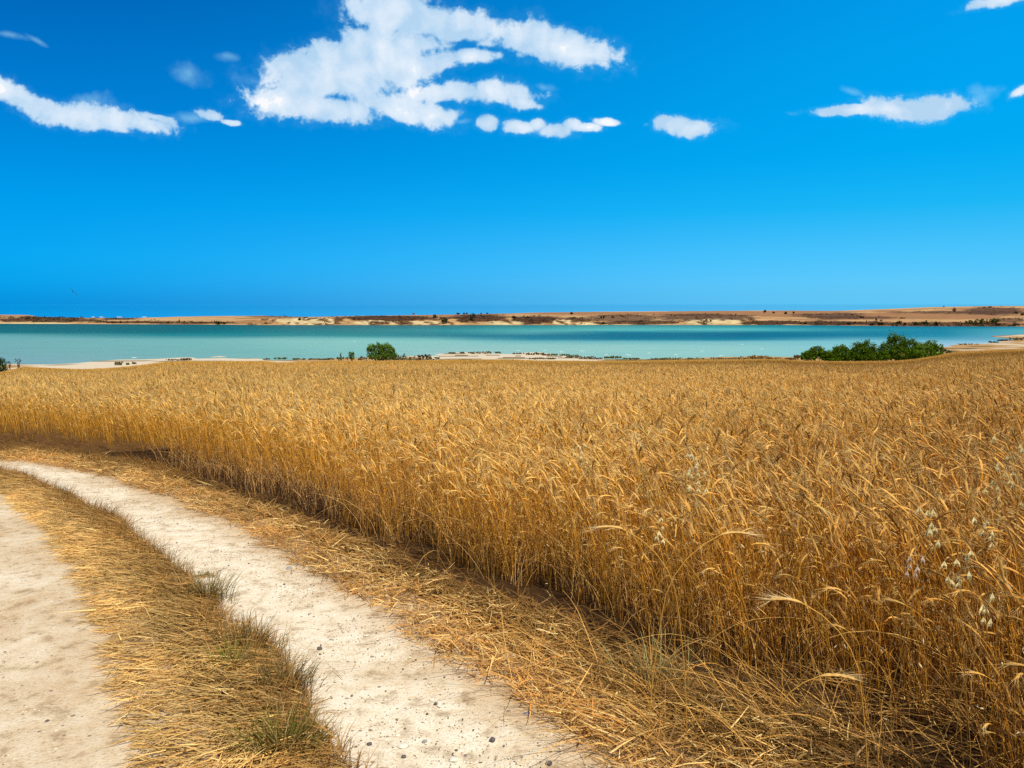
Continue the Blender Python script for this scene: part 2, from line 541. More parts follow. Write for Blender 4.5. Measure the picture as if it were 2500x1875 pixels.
track('dirt_track', P_rl + [-.16, 0], P_rr + [.36, 0.05], 'pale sandy wheel track curving between the straw strip and the wheat verge', (0, .1, .3, .55, .8, 1), (.8, .8, .85, .65, .25, .1))
track('dirt_track', LFAR, P_lr + [.34, 0], 'pale sandy wheel track along the left edge beside the straw strip', (0, .7, .9, 1), (.65, .65, .4, .3))


# ------------------------------------------------------------------ water
def water_mat(name, mix_attr=True, base=(0, .1, .2), wave=.35, spec=.13):
    m, N, b = new_mat(name)
    pos = N.n('ShaderNodeNewGeometry').outputs['Position']
    if mix_attr:
        at = N.n('ShaderNodeAttribute', attribute_name='Col').outputs[0]
    else:
        at = N.mix(0, base, base)
    mp = N.n('ShaderNodeMapping', {0: pos, 3: (.16, 1, 1)}).outputs[0]
    nz = N.noise(mp, .35, 6, .7)
    at = N.mix(1, at, N.ramp(nz, [(.3, (.78, .82, .84)), (.7, (1.18 / 1.2, 1.17 / 1.2, 1.15 / 1.2))]), 'MULTIPLY')
    N.t.links.new(at, b.inputs['Base Color'])
    b.inputs['Roughness'].default_value = .35
    b.inputs['Specular IOR Level'].default_value = spec
    wv = N.noise(N.n('ShaderNodeMapping', {0: pos, 3: (.5, 1, 1)}).outputs[0], 1.1, 5, .65)
    bump(N, wv, wave, .4, b)
    return m


# colour of the water in the photo: rows (photo) by columns
WR = [790, 797, 806, 812, 820, 828, 834, 845, 860, 885, 900]
WC = [0, 400, 650, 900, 1100, 1300, 1500, 1800, 2100, 2300, 2500]
WT = {
 0: [(0, 82, 92), (0, 100, 108), (0, 104, 110), (0, 112, 118), (96, 168, 172), (104, 170, 174), (106, 170, 172), (110, 172, 174), (112, 168, 174), (120, 165, 180), (125, 165, 180)],
 400: [(0, 86, 94), (0, 98, 104), (0, 96, 104), (0, 106, 112), (50, 140, 144), (108, 178, 178), (112, 182, 180), (112, 178, 178), (112, 176, 176), (125, 175, 180), (125, 170, 180)],
 650: [(0, 88, 96), (10, 96, 104), (16, 112, 118), (30, 122, 128), (50, 140, 142), (118, 186, 182), (126, 190, 184), (120, 188, 182), (116, 182, 178), (128, 178, 176), (128, 178, 176)],
 900: [(10, 96, 106), (10, 102, 112), (24, 124, 128), (24, 122, 128), (40, 140, 142), (112, 192, 188), (132, 198, 190), (132, 196, 190), (126, 192, 188), (120, 180, 180), (120, 180, 180)],
 1100: [(16, 104, 112), (24, 116, 122), (40, 146, 150), (30, 128, 138), (24, 118, 134), (70, 160, 166), (130, 196, 190), (140, 196, 194), (150, 196, 194), (160, 190, 186), (160, 190, 186)],
 1300: [(24, 122, 126), (36, 140, 142), (52, 166, 164), (52, 150, 158), (20, 108, 136), (30, 124, 148), (96, 176, 182), (146, 200, 192), (150, 200, 194), (160, 198, 192), (160, 198, 192)],
 1500: [(28, 112, 120), (50, 150, 150), (72, 186, 178), (24, 112, 138), (6, 98, 130), (24, 116, 142), (100, 178, 184), (148, 202, 196), (152, 204, 196), (150, 200, 194), (150, 200, 194)],
 1800: [(26, 108, 120), (44, 146, 154), (78, 186, 184), (10, 98, 130), (0, 90, 126), (30, 120, 148), (120, 190, 196), (148, 204, 200), (150, 204, 200), (148, 204, 198), (148, 204, 198)],
 2100: [(14, 104, 128), (16, 112, 140), (44, 140, 156), (26, 116, 146), (24, 112, 144), (60, 150, 174), (120, 192, 204), (130, 198, 208), (130, 198, 206), (130, 198, 206), (130, 198, 206)],
 2300: [(12, 104, 134), (16, 114, 146), (26, 126, 154), (28, 124, 154), (40, 136, 164), (60, 150, 180), (120, 180, 208), (165, 200, 225), (170, 205, 225), (150, 200, 210), (150, 200, 210)],
 2500: [(14, 104, 130), (26, 126, 152), (60, 160, 174), (66, 164, 180), (80, 160, 190), (110, 170, 200), (150, 190, 215), (180, 205, 225), (180, 205, 225), (170, 205, 225), (170, 205, 225)]}
TAB = np.array([[srgb(*c) for c in WT[k]] for k in WC])       # (col,row,3)
rows = np.concatenate([np.linspace(786, 850, 150), np.linspace(850.5, 925, 60)])
us = np.linspace(-1.6, 1.6, 260)
YY = (CAMH - WATER_Z) / row_t(rows)
UU, YG = np.meshgrid(us, YY)
XX = UU * YG
TAB = np.where(TAB[..., 1:2] > .30, TAB * .82 + .18 * np.array(srgb(158, 198, 196)), TAB * .85 + .15 * np.array(srgb(40, 112, 126)))
wob = (fbm(XX * .02, YG * .02, 5) - .5) * 9 + (fbm(XX * .06, YG * .06, 6) - .5) * 4
RWg = np.repeat(rows[:, None], len(us), 1) + wob * np.clip((rows[:, None] - 789) / 12, 0, 1) * .5
CX = np.interp(UU, col_u(np.array(WC), 830), WC)
ci = np.interp(CX, WC, np.arange(len(WC)))
ri = np.interp(RWg, WR, np.arange(len(WR)))
c0 = np.clip(ci.astype(int), 0, len(WC) - 2); r0 = np.clip(ri.astype(int), 0, len(WR) - 2)
fc, frr = (ci - c0)[..., None], (ri - r0)[..., None]
wc = (TAB[c0, r0] * (1 - fc) + TAB[c0 + 1, r0] * fc) * (1 - frr) + (TAB[c0, r0 + 1] * (1 - fc) + TAB[c0 + 1, r0 + 1] * fc) * frr
M_lag = water_mat('lagoon_water')
o = mesh_obj('lagoon_water', np.c_[XX.ravel(), YG.ravel(), np.full(XX.size, WATER_Z)], grid_faces(len(us), len(rows)), np.full((len(us) - 1) * (len(rows) - 1), 4), M_lag, col=np.clip((wc.reshape(-1, 3) - np.array([.010, .030, .105])) / np.array([1.08, 1.10, 1.06]), .003, 1))
tag(o, 'calm lagoon with milky turquoise shallows and darker blue bands', 'water', kind='structure')
M_sea, Nse, bse = new_mat('sea_water')
bse.inputs['Base Color'].default_value = (0, .15, .45, 1)
bse.inputs['Roughness'].default_value = .06
bse.inputs['IOR'].default_value = 1.33
o = mesh_obj('sea', [(-60000, 660, WATER_Z - .2), (60000, 660, WATER_Z - .2), (60000, 60000, WATER_Z - .2), (-60000, 60000, WATER_Z - .2)], [0, 1, 2, 3], [4], M_sea)
tag(o, 'open blue sea beyond the low spit', 'water', kind='structure')

# ------------------------------------------------------------------ far shore
SKX = np.array([(-600, 766), (0, 768), (70, 769), (100, 774), (200, 776), (330, 777), (420, 774), (500, 772), (640, 771), (700, 773), (762, 774), (894, 771), (1041, 769), (1158, 767), (1250, 765),
                (1309, 763), (1456, 761), (1900, 758), (2034, 759), (2149, 755), (2265, 750), (2410, 747), (2500, 747), (3100, 745)], float)
BKX = np.array([(-600, 783), (0, 780), (200, 785), (400, 787), (560, 787), (700, 777), (762, 776), (900, 777), (1000, 776), (1100, 778), (1250, 776), (1350, 778), (1500, 784), (1700, 782), (1850, 781), (2000, 786), (2300, 787), (3100, 786)], float)
WFX = np.array([(-600, 790), (0, 790), (640, 793), (1250, 793), (1900, 793), (2200, 796), (2500, 797), (3100, 799)], float)
nc, YB = 520, 12
cx = np.linspace(-600, 3100, nc)
uc = col_u(cx, 785)
ty = (CAMH - WATER_Z) / row_t(np.interp(cx, WFX[:, 0], WFX[:, 1]))                    # shore distance
ysk = np.interp(cx, [-600, 0, 300, 600, 1100, 2500], [640, 560, 560, 650, 800, 950])
zsk = CAMH - row_t(np.interp(cx, SKX[:, 0], SKX[:, 1])) * ysk
ybk = ty + np.interp(cx, [0, 600, 700, 1000, 1400, 1900], [10, 10, 16, 16, 12, 10])
zbk = CAMH - row_t(np.interp(cx, BKX[:, 0], BKX[:, 1])) * ybk
NR = 70
s = np.linspace(0, 1, NR)
FX = np.empty((NR, nc)); FY = FX.copy(); FZ = FX.copy()
for i in range(NR):
    q = i / (NR - 1)
    if q < .35:
        k = q / .35
        FY[i] = ty - 4 + (ybk - ty + 4) * k
        FZ[i] = WATER_Z - .5 + (zbk - WATER_Z + .5) * (k ** .85)
    elif q < .9:
        k = (q - .35) / .55
        FY[i] = ybk + (ysk - ybk) * k
        FZ[i] = zbk + (zsk - zbk) * (1 - (1 - k) ** 1.35)
    else:
        k = (q - .9) / .1
        FY[i] = ysk + 160 * k
        FZ[i] = zsk - (zsk + 14) * (k ** 1.6)
FX = uc[None] * FY
qq = np.linspace(0, 1, NR)[:, None]
cliff = np.interp(cx, [560, 680, 1430, 1520, 1640, 1680, 1820, 1880], [0, 1, 1, .1, .1, .6, .6, 0])[None]
ridge = np.abs(fbm(FX * .09, FY * .03, 3) - .5) * 2
FY = FY + np.where(qq < .4, (ridge * 12 - 3) * cliff * np.sin(PI * np.clip(qq / .4, 0, 1)), 0)
FZ = FZ + (fbm(FX * .035, FY * .02, 8) - .5) * 1.0 * np.clip(qq * 4, 0, 1) * np.clip((.9 - qq) * 4, 0, 1)
FZ = FZ + (fbm(FX * .2, FY * .1, 1) - .5) * .35 * np.clip(qq * 6, 0, 1)
FX = uc[None] * FY
# colours, anchored to the photo column and the row at which each vertex shows
ROW = (384 + 804 * np.tan(np.arctan((CAMH - FZ) / FY) - TH)) / .4096
CXX = np.repeat(cx[None], NR, 0)
gold = np.array(srgb(208, 168, 118)); brown = np.array(srgb(172, 128, 88)); dark = np.array(srgb(92, 66, 50)); cream = np.array(srgb(228, 208, 160)); green = np.array(srgb(62, 78, 30)); pinkish = np.array(srgb(186, 146, 112))
nA = fbm(FX * .012, FY * .02, 12)[..., None]; nB = fbm(FX * .05, FY * .06, 13)[..., None]; nC = fbm(FX * .25, FY * .2, 14)[..., None]
fc_ = gold * (.75 + .5 * nB)
fc_ = np.where(nA > .56, brown * (.8 + .4 * nC), fc_)
PT = [(0, 230, 771, 787, dark, .8), (0, 110, 766, 771, pinkish, .9), (220, 420, 785, 788, dark, .8), (300, 640, 786, 790, dark, .7), (240, 340, 777, 780, dark, .7), (0, 170, 788, 791, cream, .7),
      (560, 700, 783, 789, brown, .8), (700, 760, 775, 783, brown, .8), (820, 1060, 773, 783, dark, .95), (1100, 1250, 770, 786, dark, .95), (1240, 1370, 773, 790, dark, .9), (1370, 1440, 776, 787, dark, .8),
      (680, 830, 777, 792, cream, .95), (865, 930, 784, 792, cream, .9), (960, 1080, 785, 791, cream, .8), (1185, 1270, 784, 792, cream, .9), (1350, 1395, 781, 792, cream, .9), (1395, 1465, 788, 792, cream, .9),
      (1430, 1600, 768, 784, dark, .65), (1480, 1660, 784, 791, dark, .8), (1600, 1830, 767, 782, dark, .75), (1672, 1815, 781, 790, cream, .9), (1300, 1520, 762, 768, brown, .9), (1640, 1900, 760, 764, brown, .8),
      (1815, 1950, 784, 792, dark, .9), (1900, 2150, 785, 793, dark, .85), (1940, 2100, 762, 778, dark, .7), (1980, 2170, 773, 778, dark, .7), (2130, 2200, 758, 762, brown, .8), (2100, 2500, 788, 797, dark, .7),
      (2190, 2500, 760, 765, dark, .6), (2350, 2500, 752, 768, dark, .75), (2200, 2330, 775, 779, brown, .8), (2430, 2500, 778, 786, dark, .7), (1870, 2060, 758, 764, brown, .9), (600, 760, 772, 775, dark, .5)]
for x0, x1, r0_, r1_, cc_, st in PT:
    e = 1 - np.sqrt(((CXX - (x0 + x1) / 2) / ((x1 - x0) / 2)) ** 2 + ((ROW - (r0_ + r1_) / 2) / ((r1_ - r0_) / 2 + .8)) ** 2)[..., None]
    k = np.clip((e + (nC - .5) * .9 + (nB - .5) * .7) * 5 + .9, 0, 1) * min(1, st + .12)
    fc_ = fc_ * (1 - k) + cc_ * (.85 + .3 * nC) * k
gul = (.55 * fbm(FX * .45 + FZ * .9, FY * .12, 33) + .45 * fbm(FX * .12, FY * .25, 35))[..., None]; gm = (fc_[..., :1] > .5) & (cliff[..., None] > .3) & (qq[..., None] < .42)
fc_ = np.where(gm & (gul > .56), np.array(srgb(120, 88, 62)), fc_); fc_ = np.where(gm & (gul < .36), fc_ * .78, fc_)
M_far = col_mat('far_land', .95, .05, 0, .35, .35)
fcl = np.where(fc_[..., :1] < .22, fc_ * .72, fc_ / 1.45)
o = mesh_obj('far_shore', np.c_[FX.ravel(), FY.ravel(), FZ.ravel()], grid_faces(nc, NR), np.full((nc - 1) * (NR - 1), 4), M_far, col=fcl.reshape(-1, 3), smooth=True)
tag(o, 'low golden brown land with pale eroded bluffs across the lagoon', 'hills', kind='structure')


# ------------------------------------------------------------------ wheat
M_wheat = col_mat('wheat_straw', .6, .12, .28)


def rot_lean(v, yaw, lean, ldir):
    """v (V,3) -> (n,V,3): yaw about z, then shear by lean growing with height squared"""
    c, s_ = np.cos(yaw)[:, None], np.sin(yaw)[:, None]
    x = v[None, :, 0] * c - v[None, :, 1] * s_
    y = v[None, :, 0] * s_ + v[None, :, 1] * c
    z = np.broadcast_to(v[None, :, 2], x.shape)
    b = lean[:, None] * np.clip(z, 0, None) ** 1.5
    return np.stack([x + b * np.cos(ldir)[:, None], y + b * np.sin(ldir)[:, None], z - .35 * b * np.abs(lean)[:, None]], -1)


def tube(path, rad, k, flat=1.0, up=None):
    """path (n,3) lying in a plane; returns verts, quads"""
    path = np.asarray(path, float); n = len(path)
    T = np.gradient(path, axis=0); T /= np.linalg.norm(T, axis=1)[:, None] + 1e-9
    side = np.array([0, 1, 0.]) if up is None else np.asarray(up, float)
    V = []
    for i in range(n):
        sdn = side - T[i] * side.dot(T[i]); sdn /= np.linalg.norm(sdn) + 1e-9
        b = np.cross(T[i], sdn)
        for j in range(k):
            a = 2 * PI * j / k
            V.append(path[i] + rad[i] * (math.cos(a) * sdn * flat + math.sin(a) * b))
    F = [(i * k + j, i * k + (j + 1) % k, (i + 1) * k + (j + 1) % k, (i + 1) * k + j) for i in range(n - 1) for j in range(k)]
    return np.array(V), F


def ribbon(path, wd, side):
    path = np.asarray(path, float); side = np.asarray(side, float)
    wd = np.asarray(wd, float)[:, None]
    V = np.empty((len(path) * 2, 3)); V[0::2] = path - side * wd; V[1::2] = path + side * wd
    F = [(2 * i, 2 * i + 1, 2 * i + 3, 2 * i + 2) for i in range(len(path) - 1)]
    return V, F


STEM = np.array([.84, .43, .055]); EAR = np.array([.92, .57, .15]); AWN = np.array([.96, .72, .32]); LEAF = np.array([.84, .48, .10])


class Tmpl:
    def __init__(s): s.v, s.q, s.t, s.c, s.n = [], [], [], [], 0

    def add(s, V, F, col):
        V = np.asarray(V)
        for f in F:
            g_ = tuple(i + s.n for i in f)
            (s.q if len(f) == 4 else s.t).append(g_)
        s.v.append(V); s.c.append(np.broadcast_to(col, V.shape)); s.n += len(V)

    def fin(s): s.V = np.concatenate(s.v); s.C = np.concatenate(s.c); return s


def plant(lod, rng):
    t = Tmpl()
    h = rng.uniform(.52, .82) if lod < 2 else rng.uniform(.66, .8)
    nod = rng.uniform(.1, 2.5)                           # how far the head nods over, radians
    L = rng.uniform(.06, .085)
    # spine of the head
    ne = (7, 5, 4)[lod]
    neck = .09
    P = [np.array([0, 0, h - .06])]
    a = .05
    m = (4, 2, 1)[lod]
    for i in range(m):
        a += nod * .55 / m
        P.append(P[-1] + neck / m * np.array([math.sin(a), 0, math.cos(a)]))
    E_ = [P[-1]]
    for i in range(ne - 1):
        a += nod * .45 / ne
        E_.append(E_[-1] + L / (ne - 1) * np.array([math.sin(a), 0, math.cos(a)]))
    z0 = (0, .25, .42)[lod]
    lower = [np.array([0, 0, z]) for z in np.linspace(z0, h - .06, (5, 3, 2)[lod])[:-1]]
    for i, p in enumerate(lower): p[0] += .012 * math.sin(i * 1.7 + h * 40)
    stem = np.array(lower + P)
    rad = (.0014, .0018, .0030)[lod]
    if lod == 0:
        V, F = tube(stem, np.full(len(stem), rad), 3)
    else:
        an = rng.uniform(0, PI)
        V, F = ribbon(stem, np.full(len(stem), rad), (math.cos(an), math.sin(an), 0))
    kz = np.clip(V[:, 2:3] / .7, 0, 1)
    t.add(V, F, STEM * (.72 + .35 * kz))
    E_ = np.array(E_)
    if lod == 0:
        r = np.array([.0035] + [.0048 if i % 2 else .0034 for i in range(ne - 2)] + [.001])
        V, F = tube(E_, r, 4, 1.25)
    elif lod == 1:
        r = np.array([.0025, .0044, .0044, .004, .001][:ne])
        V, F = tube(E_, r, 3, 1.2)
    else:
        V, F = tube(E_, np.array([.003, .0075, .007, .002]), 3, 1.2)
    t.add(V, F, EAR)
    # awns: long bristles that continue past the tip
    for i in range((12, 5, 2)[lod]):
        k = rng.integers(1, ne - 1) if lod < 2 else ne - 2
        p = E_[k]; d = E_[k + 1] - E_[k]; d /= np.linalg.norm(d)
        d = d + rng.normal(0, .22, 3); d /= np.linalg.norm(d)
        ln = rng.uniform(.05, .10)
        s_ = np.cross(d, rng.normal(0, 1, 3)); s_ /= np.linalg.norm(s_)
        wd = (.0009, .0015, .003)[lod]
        t.add([p - s_ * wd, p + s_ * wd, p + d * ln + np.array([0, 0, -.01])], [(0, 1, 2)], AWN)
    # dry curling leaves
    for i in range((2, 1, 1)[lod]):
        zz = rng.uniform(.12, h - .15) if lod == 0 else rng.uniform(.35, h - .12)
        an = rng.uniform(0, 2 * PI); dr = np.array([math.cos(an), math.sin(an), 0]); sd_ = np.array([-math.sin(an), math.cos(an), 0])
        ll = rng.uniform(.09, .2); n_ = (5, 3, 3)[lod]
        pts = []; p = np.array([0, 0, zz]); e = rng.uniform(.1, .6); cv = rng.uniform(1.2, 3.0)
        for j in range(n_):
            pts.append(p.copy()); p = p + ll / n_ * (dr * math.sin(e) + np.array([0, 0, math.cos(e)])); e += cv / n_
        wd = np.linspace(1, .15, n_) * (.0024, .0028, .004)[lod]
        sd_ = sd_ * .8 + np.array([0, 0, rng.uniform(-.5, .5)])
        V, F = ribbon(pts, wd, sd_)
        t.add(V, F, LEAF)
    return t.fin()


def scatter(geo, tmpls, x, y, sc, leanmax, rng, tintv, zoff=0.0, lean_bias=None, yaw_bias=None):
    n = len(x)
    z = ground_z(x, y) + zoff
    which = rng.integers(0, len(tmpls), n)
    for k, t in enumerate(tmpls):
        m = which == k
        c = int(m.sum())
        if not c: continue
        yaw = rng.uniform(0, 2 * PI, c)
        if yaw_bias is not None:
            yb = rng.random(c) < .45
            yaw = np.where(yb, rng.normal(yaw_bias, .7, c), yaw)
        lean = np.abs(rng.normal(0, leanmax, c)); ld = rng.uniform(0, 2 * PI, c)
        if lean_bias is not None: lean = lean + lean_bias[0][m] if isinstance(lean_bias[0], np.ndarray) else lean + lean_bias[0]; ld = np.where(rng.random(c) < .6, rng.normal(lean_bias[1], .6, c), ld)
        v = rot_lean(t.V, yaw, lean, ld)
        s_ = sc[m][:, None, None] if isinstance(sc, np.ndarray) else sc
        v = v * s_ + np.stack([x[m], y[m], z[m]], -1)[:, None]
        col = t.C[None] * tintv[m][:, None]
        q, tr_ = t.q, t.t
        n0 = geo.n
        geo.add(v, q, col)
        if tr_:
            f = np.asarray(tr_, np.int32)
            off = (np.arange(c, dtype=np.int32) * len(t.V) + n0)[:, None, None]
            geo.l.append((f[None] + off).ravel()); geo.c.append(np.full(c * len(f), 3, np.int32))


def wedge(y0, y1, dens, rng, um=.80):
    """random ground points in the part of the field one could see; dens(y) per square metre"""
    ys = np.linspace(y0, y1, 60)
    X, Y = [], []
    for a, b in zip(ys[:-1], ys[1:]):
        wdt = 2 * um * b + (9.0 if b < 12 else 4.0)
        n = rng.poisson((b - a) * wdt * dens((a + b) / 2))
        yy_ = rng.uniform(a, b, n); xx_ = rng.uniform(-wdt / 2, wdt / 2, n)
        X.append(xx_); Y.append(yy_)
    X, Y = np.concatenate(X), np.concatenate(Y)
    m = (np.abs(X) < .76 * Y + .5) | (rng.random(len(X)) < .45)          # sparser well outside the view
    return X[m], Y[m]


def wheat_tint(x, y, rng):
    n = len(x)
    a = fbm(x * .35, y * .35, 21); b = fbm(x * .05, y * .045, 22)
    v = .67 + .36 * a + .34 * (b - .5) + rng.normal(0, .20, n)
    # a browner, darker band through the middle distance and the right of the field
    u = x / np.maximum(y, 1)
    band = np.exp(-((np.log(np.maximum(y, 1)) - math.log(74)) / .36) ** 2) * np.clip(.45 + 1.2 * (u + .1), 0.2, 1)
    rgt = np.clip((u - .1) * 1.2, 0, .6)
    v = v * (1 - .42 * band - .26 * rgt)
    h = rng.normal(0, .06, n) - .10 * rgt - .10 * band + .15 * (a - .5)
    return np.clip(np.stack([v, v * (1 + h), v * (1 + 2.2 * h)], -1), .05, 1.15)


FP = smooth_line(extend(P_base), 400, 0)


def in_field(x, y, rng=None):
    m = inside(x, y, FIELD)
    u = np.clip(x / np.maximum(y, 1), -1.1, 1.1)
    m &= y < y_field(u) + 1.0
    return m


geo = Geo()
# bare dark hollow near the front of the field where stalks are flattened
HOL = [unproj(1593, 1660) + (.30,), unproj(1880, 1690) + (.16,), unproj(2080, 1735) + (.20,), unproj(2300, 1850) + (.2,)]


def thin_out(x, y, rng):
    d = dist_line(x, y, P_base)
    edge = fbm(x * 2.1, y * 2.1, 31)
    keep = d > (edge - .42) * .5                 # ragged front
    for hx, hy, hr in HOL:
        keep &= ((x - hx) ** 2 + ((y - hy) * 1.2) ** 2) > (hr * 1.1) ** 2
    return keep


for lod, y0, y1, dens, ntm in ((0, .3, 6.5, lambda y: 640, 16), (1, 6.5, 22, lambda y: 480 if y < 12 else 260, 14)):
    x, y = wedge(y0, y1, dens, R)
    m = in_field(x, y); x, y = x[m], y[m]
    m = thin_out(x, y, R); x, y = x[m], y[m]
    d = dist_line(x, y, P_base) if lod == 0 else np.full(len(x), 9.)
    sc = R.normal(1.0, .09, len(x)) * np.clip(.80 + d * .5, .8, 1.0) * np.where(R.random(len(x)) < .34, R.uniform(.45, .9, len(x)), 1)
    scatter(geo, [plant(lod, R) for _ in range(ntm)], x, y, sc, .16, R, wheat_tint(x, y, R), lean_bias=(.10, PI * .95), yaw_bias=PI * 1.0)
x, y = wedge(22, 60, lambda y: 3000 / y, R, .76)
m = in_field(x, y); x, y = x[m], y[m]
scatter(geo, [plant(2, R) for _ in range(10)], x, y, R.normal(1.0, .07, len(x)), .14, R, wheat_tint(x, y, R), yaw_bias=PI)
# far canopy: broad tufts of heads
tf = []
for _ in range(8):
    t = Tmpl()
    for k in range(5):
        a = R.uniform(0, 2 * PI); r_ = R.uniform(0, .16); cx_, cy_ = r_ * math.cos(a), r_ * math.sin(a)
        h_ = R.uniform(.68, .82); an = R.uniform(0, PI); lx, ly = R.normal(0, .07, 2)
        V, F = ribbon([(cx_, cy_, .45), (cx_, cy_, h_ - .08), (cx_ + lx, cy_ + ly, h_)], [.009, .014, .005], (math.cos(an), math.sin(an), 0))
        t.add(V, F, EAR * .92 + STEM * .08 if k % 2 else EAR * .6 + STEM * .4)
    tf.append(t.fin())
x, y = wedge(60, 235, lambda y: 1150 / y, R, .74)
m = in_field(x, y); x, y = x[m], y[m]
scatter(geo, tf, x, y, R.normal(1.0, .05, len(x)), .1, R, wheat_tint(x, y, R))

# fine wild grass and arching stalks among the front rows
def wisps(geo, x, y, L, wd, col, rng, rise, curve, zoff=0.0, az=None, segs=5, tip=None):
    n = len(x)
    z = ground_z(x, y) + zoff
    a = rng.uniform(0, 2 * PI, n) if az is None else az
    e = rise.copy() if isinstance(rise, np.ndarray) else np.full(n, rise)
    p = np.stack([x, y, z], -1)
    V = np.empty((n, (segs + 1) * 2, 3), np.float32)
    sa = a + rng.normal(0, .8, n)
    side = np.stack([-np.sin(sa), np.cos(sa), rng.normal(0, .4, n)], -1)
    side /= np.linalg.norm(side, axis=1)[:, None]
    for i in range(segs + 1):
        wi = wd * (1 - (i / segs) ** 2 * .75)
        V[:, 2 * i] = p - side * wi[:, None]; V[:, 2 * i + 1] = p + side * wi[:, None]
        p = p + np.stack([np.cos(a) * np.cos(e), np.sin(a) * np.cos(e), np.sin(e)], -1) * (L / segs)[:, None]
        e = e - curve / segs
        a = a + rng.normal(0, .08, n)
    F = [(2 * i, 2 * i + 1, 2 * i + 3, 2 * i + 2) for i in range(segs)]
    geo.add(V, F, col)
    return p


x, y = wedge(1.6, 10, lambda y: 420, R)
m = in_field(x, y) & (dist_line(x, y, P_base) < 2.6); x, y = x[m], y[m]
m = thin_out(x, y, R); x, y = x[m], y[m]
n = len(x)
wisps(geo, x, y, R.uniform(.3, .75, n), R.uniform(.0008, .0016, n), wheat_tint(x, y, R) * np.array([1.0, .60, .22]), R, R.uniform(1.1, 1.57, n), R.uniform(.2, 2.0, n))
# brighter arching stalks leaning out of the front
k = 260
i = R.integers(0, len(FP), k)
x, y = FP[i, 0] + R.uniform(-.05, .9, k), FP[i, 1] + R.uniform(.0, .5, k)
m = (y > 1.6) & (y < 9); x, y = x[m], y[m]; n = len(x)
wisps(geo, x, y, R.uniform(.4, .8, n), R.uniform(.0014, .0024, n), np.array([.88, .56, .16]) * R.uniform(.8, 1.1, (n, 1)), R, R.uniform(.7, 1.4, n), R.uniform(.8, 2.6, n), segs=8)
# pale husks caught in the stalks
x, y = wedge(1.6, 8, lambda y: 420, R)
m = in_field(x, y); x, y = x[m], y[m]; n = len(x)
c0_ = np.stack([x, y, ground_z(x, y) + R.uniform(.08, .75, n)], -1)
d = R.normal(0, 1, (n, 3)); d[:, 2] -= .5; d /= np.linalg.norm(d, axis=1)[:, None]
s_ = np.cross(d, R.normal(0, 1, (n, 3))); s_ /= np.linalg.norm(s_, axis=1)[:, None]
L_ = R.uniform(.006, .013, n)[:, None]
geo.add(np.stack([c0_ - d * L_, c0_ + s_ * L_ * .22, c0_ + d * L_, c0_ - s_ * L_ * .22], 1), [(0, 1, 2, 3)], np.array([.95, .78, .46]) * R.uniform(.6, 1.05, (n, 1)))
o = geo.build('wheat_field', M_wheat)
tag(o, 'ripe golden wheat filling the slope from the verge to the shore', 'wheat', kind='stuff')
print('wheat faces', len(o.data.polygons))

# ------------------------------------------------------------------ straw litter and dry grass
M_straw = col_mat('straw', .5, .2, .15)


def rand_in(poly, dens, rng):
    lo, hi = poly.min(0), poly.max(0)
    n = int((hi[0] - lo[0]) * (hi[1] - lo[1]) * dens)
    x, y = rng.uniform(lo[0], hi[0], n), rng.uniform(lo[1], hi[1], n)
    m = inside(x, y, poly)
    return x[m], y[m]


STRIP = np.vstack([P_lr, P_rl[::-1]])
VERGE = np.vstack([P_rr, P_base[::-1]])


def straw_tint(n, rng, lo=.55, hi=1.15):
    v = rng.uniform(lo, hi, n); h = rng.normal(0, .07, n)
    return np.stack([v, v * (1 + h), v * (1 + 2 * h)], -1)


def across(x, y, A, B):
    """0 at line A, 1 at line B"""
    a, b = dist_line(x, y, A), dist_line(x, y, B)
    return a / (a + b + 1e-6)


def near_cut(x, y, *arr):
    m = (np.abs(x) < 12) & (y > 1.2) & (y < 14)
    return (x[m], y[m]) + tuple(a[m] for a in arr)


# strip between the wheels: stalks combed over towards the left track
geo = Geo()
x, y = near_cut(*rand_in(STRIP, 7200, R)); n = len(x)
q = across(x, y, P_lr, P_rl)
rag = fbm(x * 5.5, y * 5.5, 45) * .7 + fbm(x * 17, y * 17, 46) * .3
d0 = dist_line(x, y, P_lr); d1 = dist_line(x, y, P_rl)
keep = (d0 > (rag - .38) * .32) & (R.random(n) < np.clip(d0 * 9 + .15, 0, 1)) & (d1 > (rag - .5) * .14); x, y, q = x[keep], y[keep], q[keep]; n = len(x)
patch = fbm(x * 2.5, y * 2.5, 41)
col = straw_tint(n, R, .5, 1.2) * np.array([.90, .58, .20]) * (.50 + .80 * patch[:, None]) * (1 - .40 * np.clip(q * 1.5 - .45, 0, 1)[:, None]) * np.where(q > .5, 1, 1)[:, None] * (1 - np.array([0, .10, .25]) * np.clip(q * 2 - .8, 0, 1)[:, None])
clump = fbm(x * 7, y * 7, 44)
col = col * (.72 + .5 * clump[:, None])
az = np.where(R.random(n) < .85, R.normal(PI * 1.17, .30, n), R.uniform(0, 2 * PI, n)) + (patch - .5) * 1.6 + (clump - .5) * 1.6
L = (R.gamma(2.6, .025, n) + .025) * (.8 + .3 * q)
wisps(geo, x, y, L, R.uniform(.0012, .0036, n), col, R, R.uniform(-.1, .5, n) * (.5 + .6 * q), R.uniform(-.3, 1.1, n) * .8, R.uniform(.002, .06, n) * np.clip(q * 2, .15, 1), az, 4)
o = geo.build('straw_strip', M_straw)
tag(o, 'flattened golden straw combed sideways between the two wheel tracks', 'straw', kind='stuff')

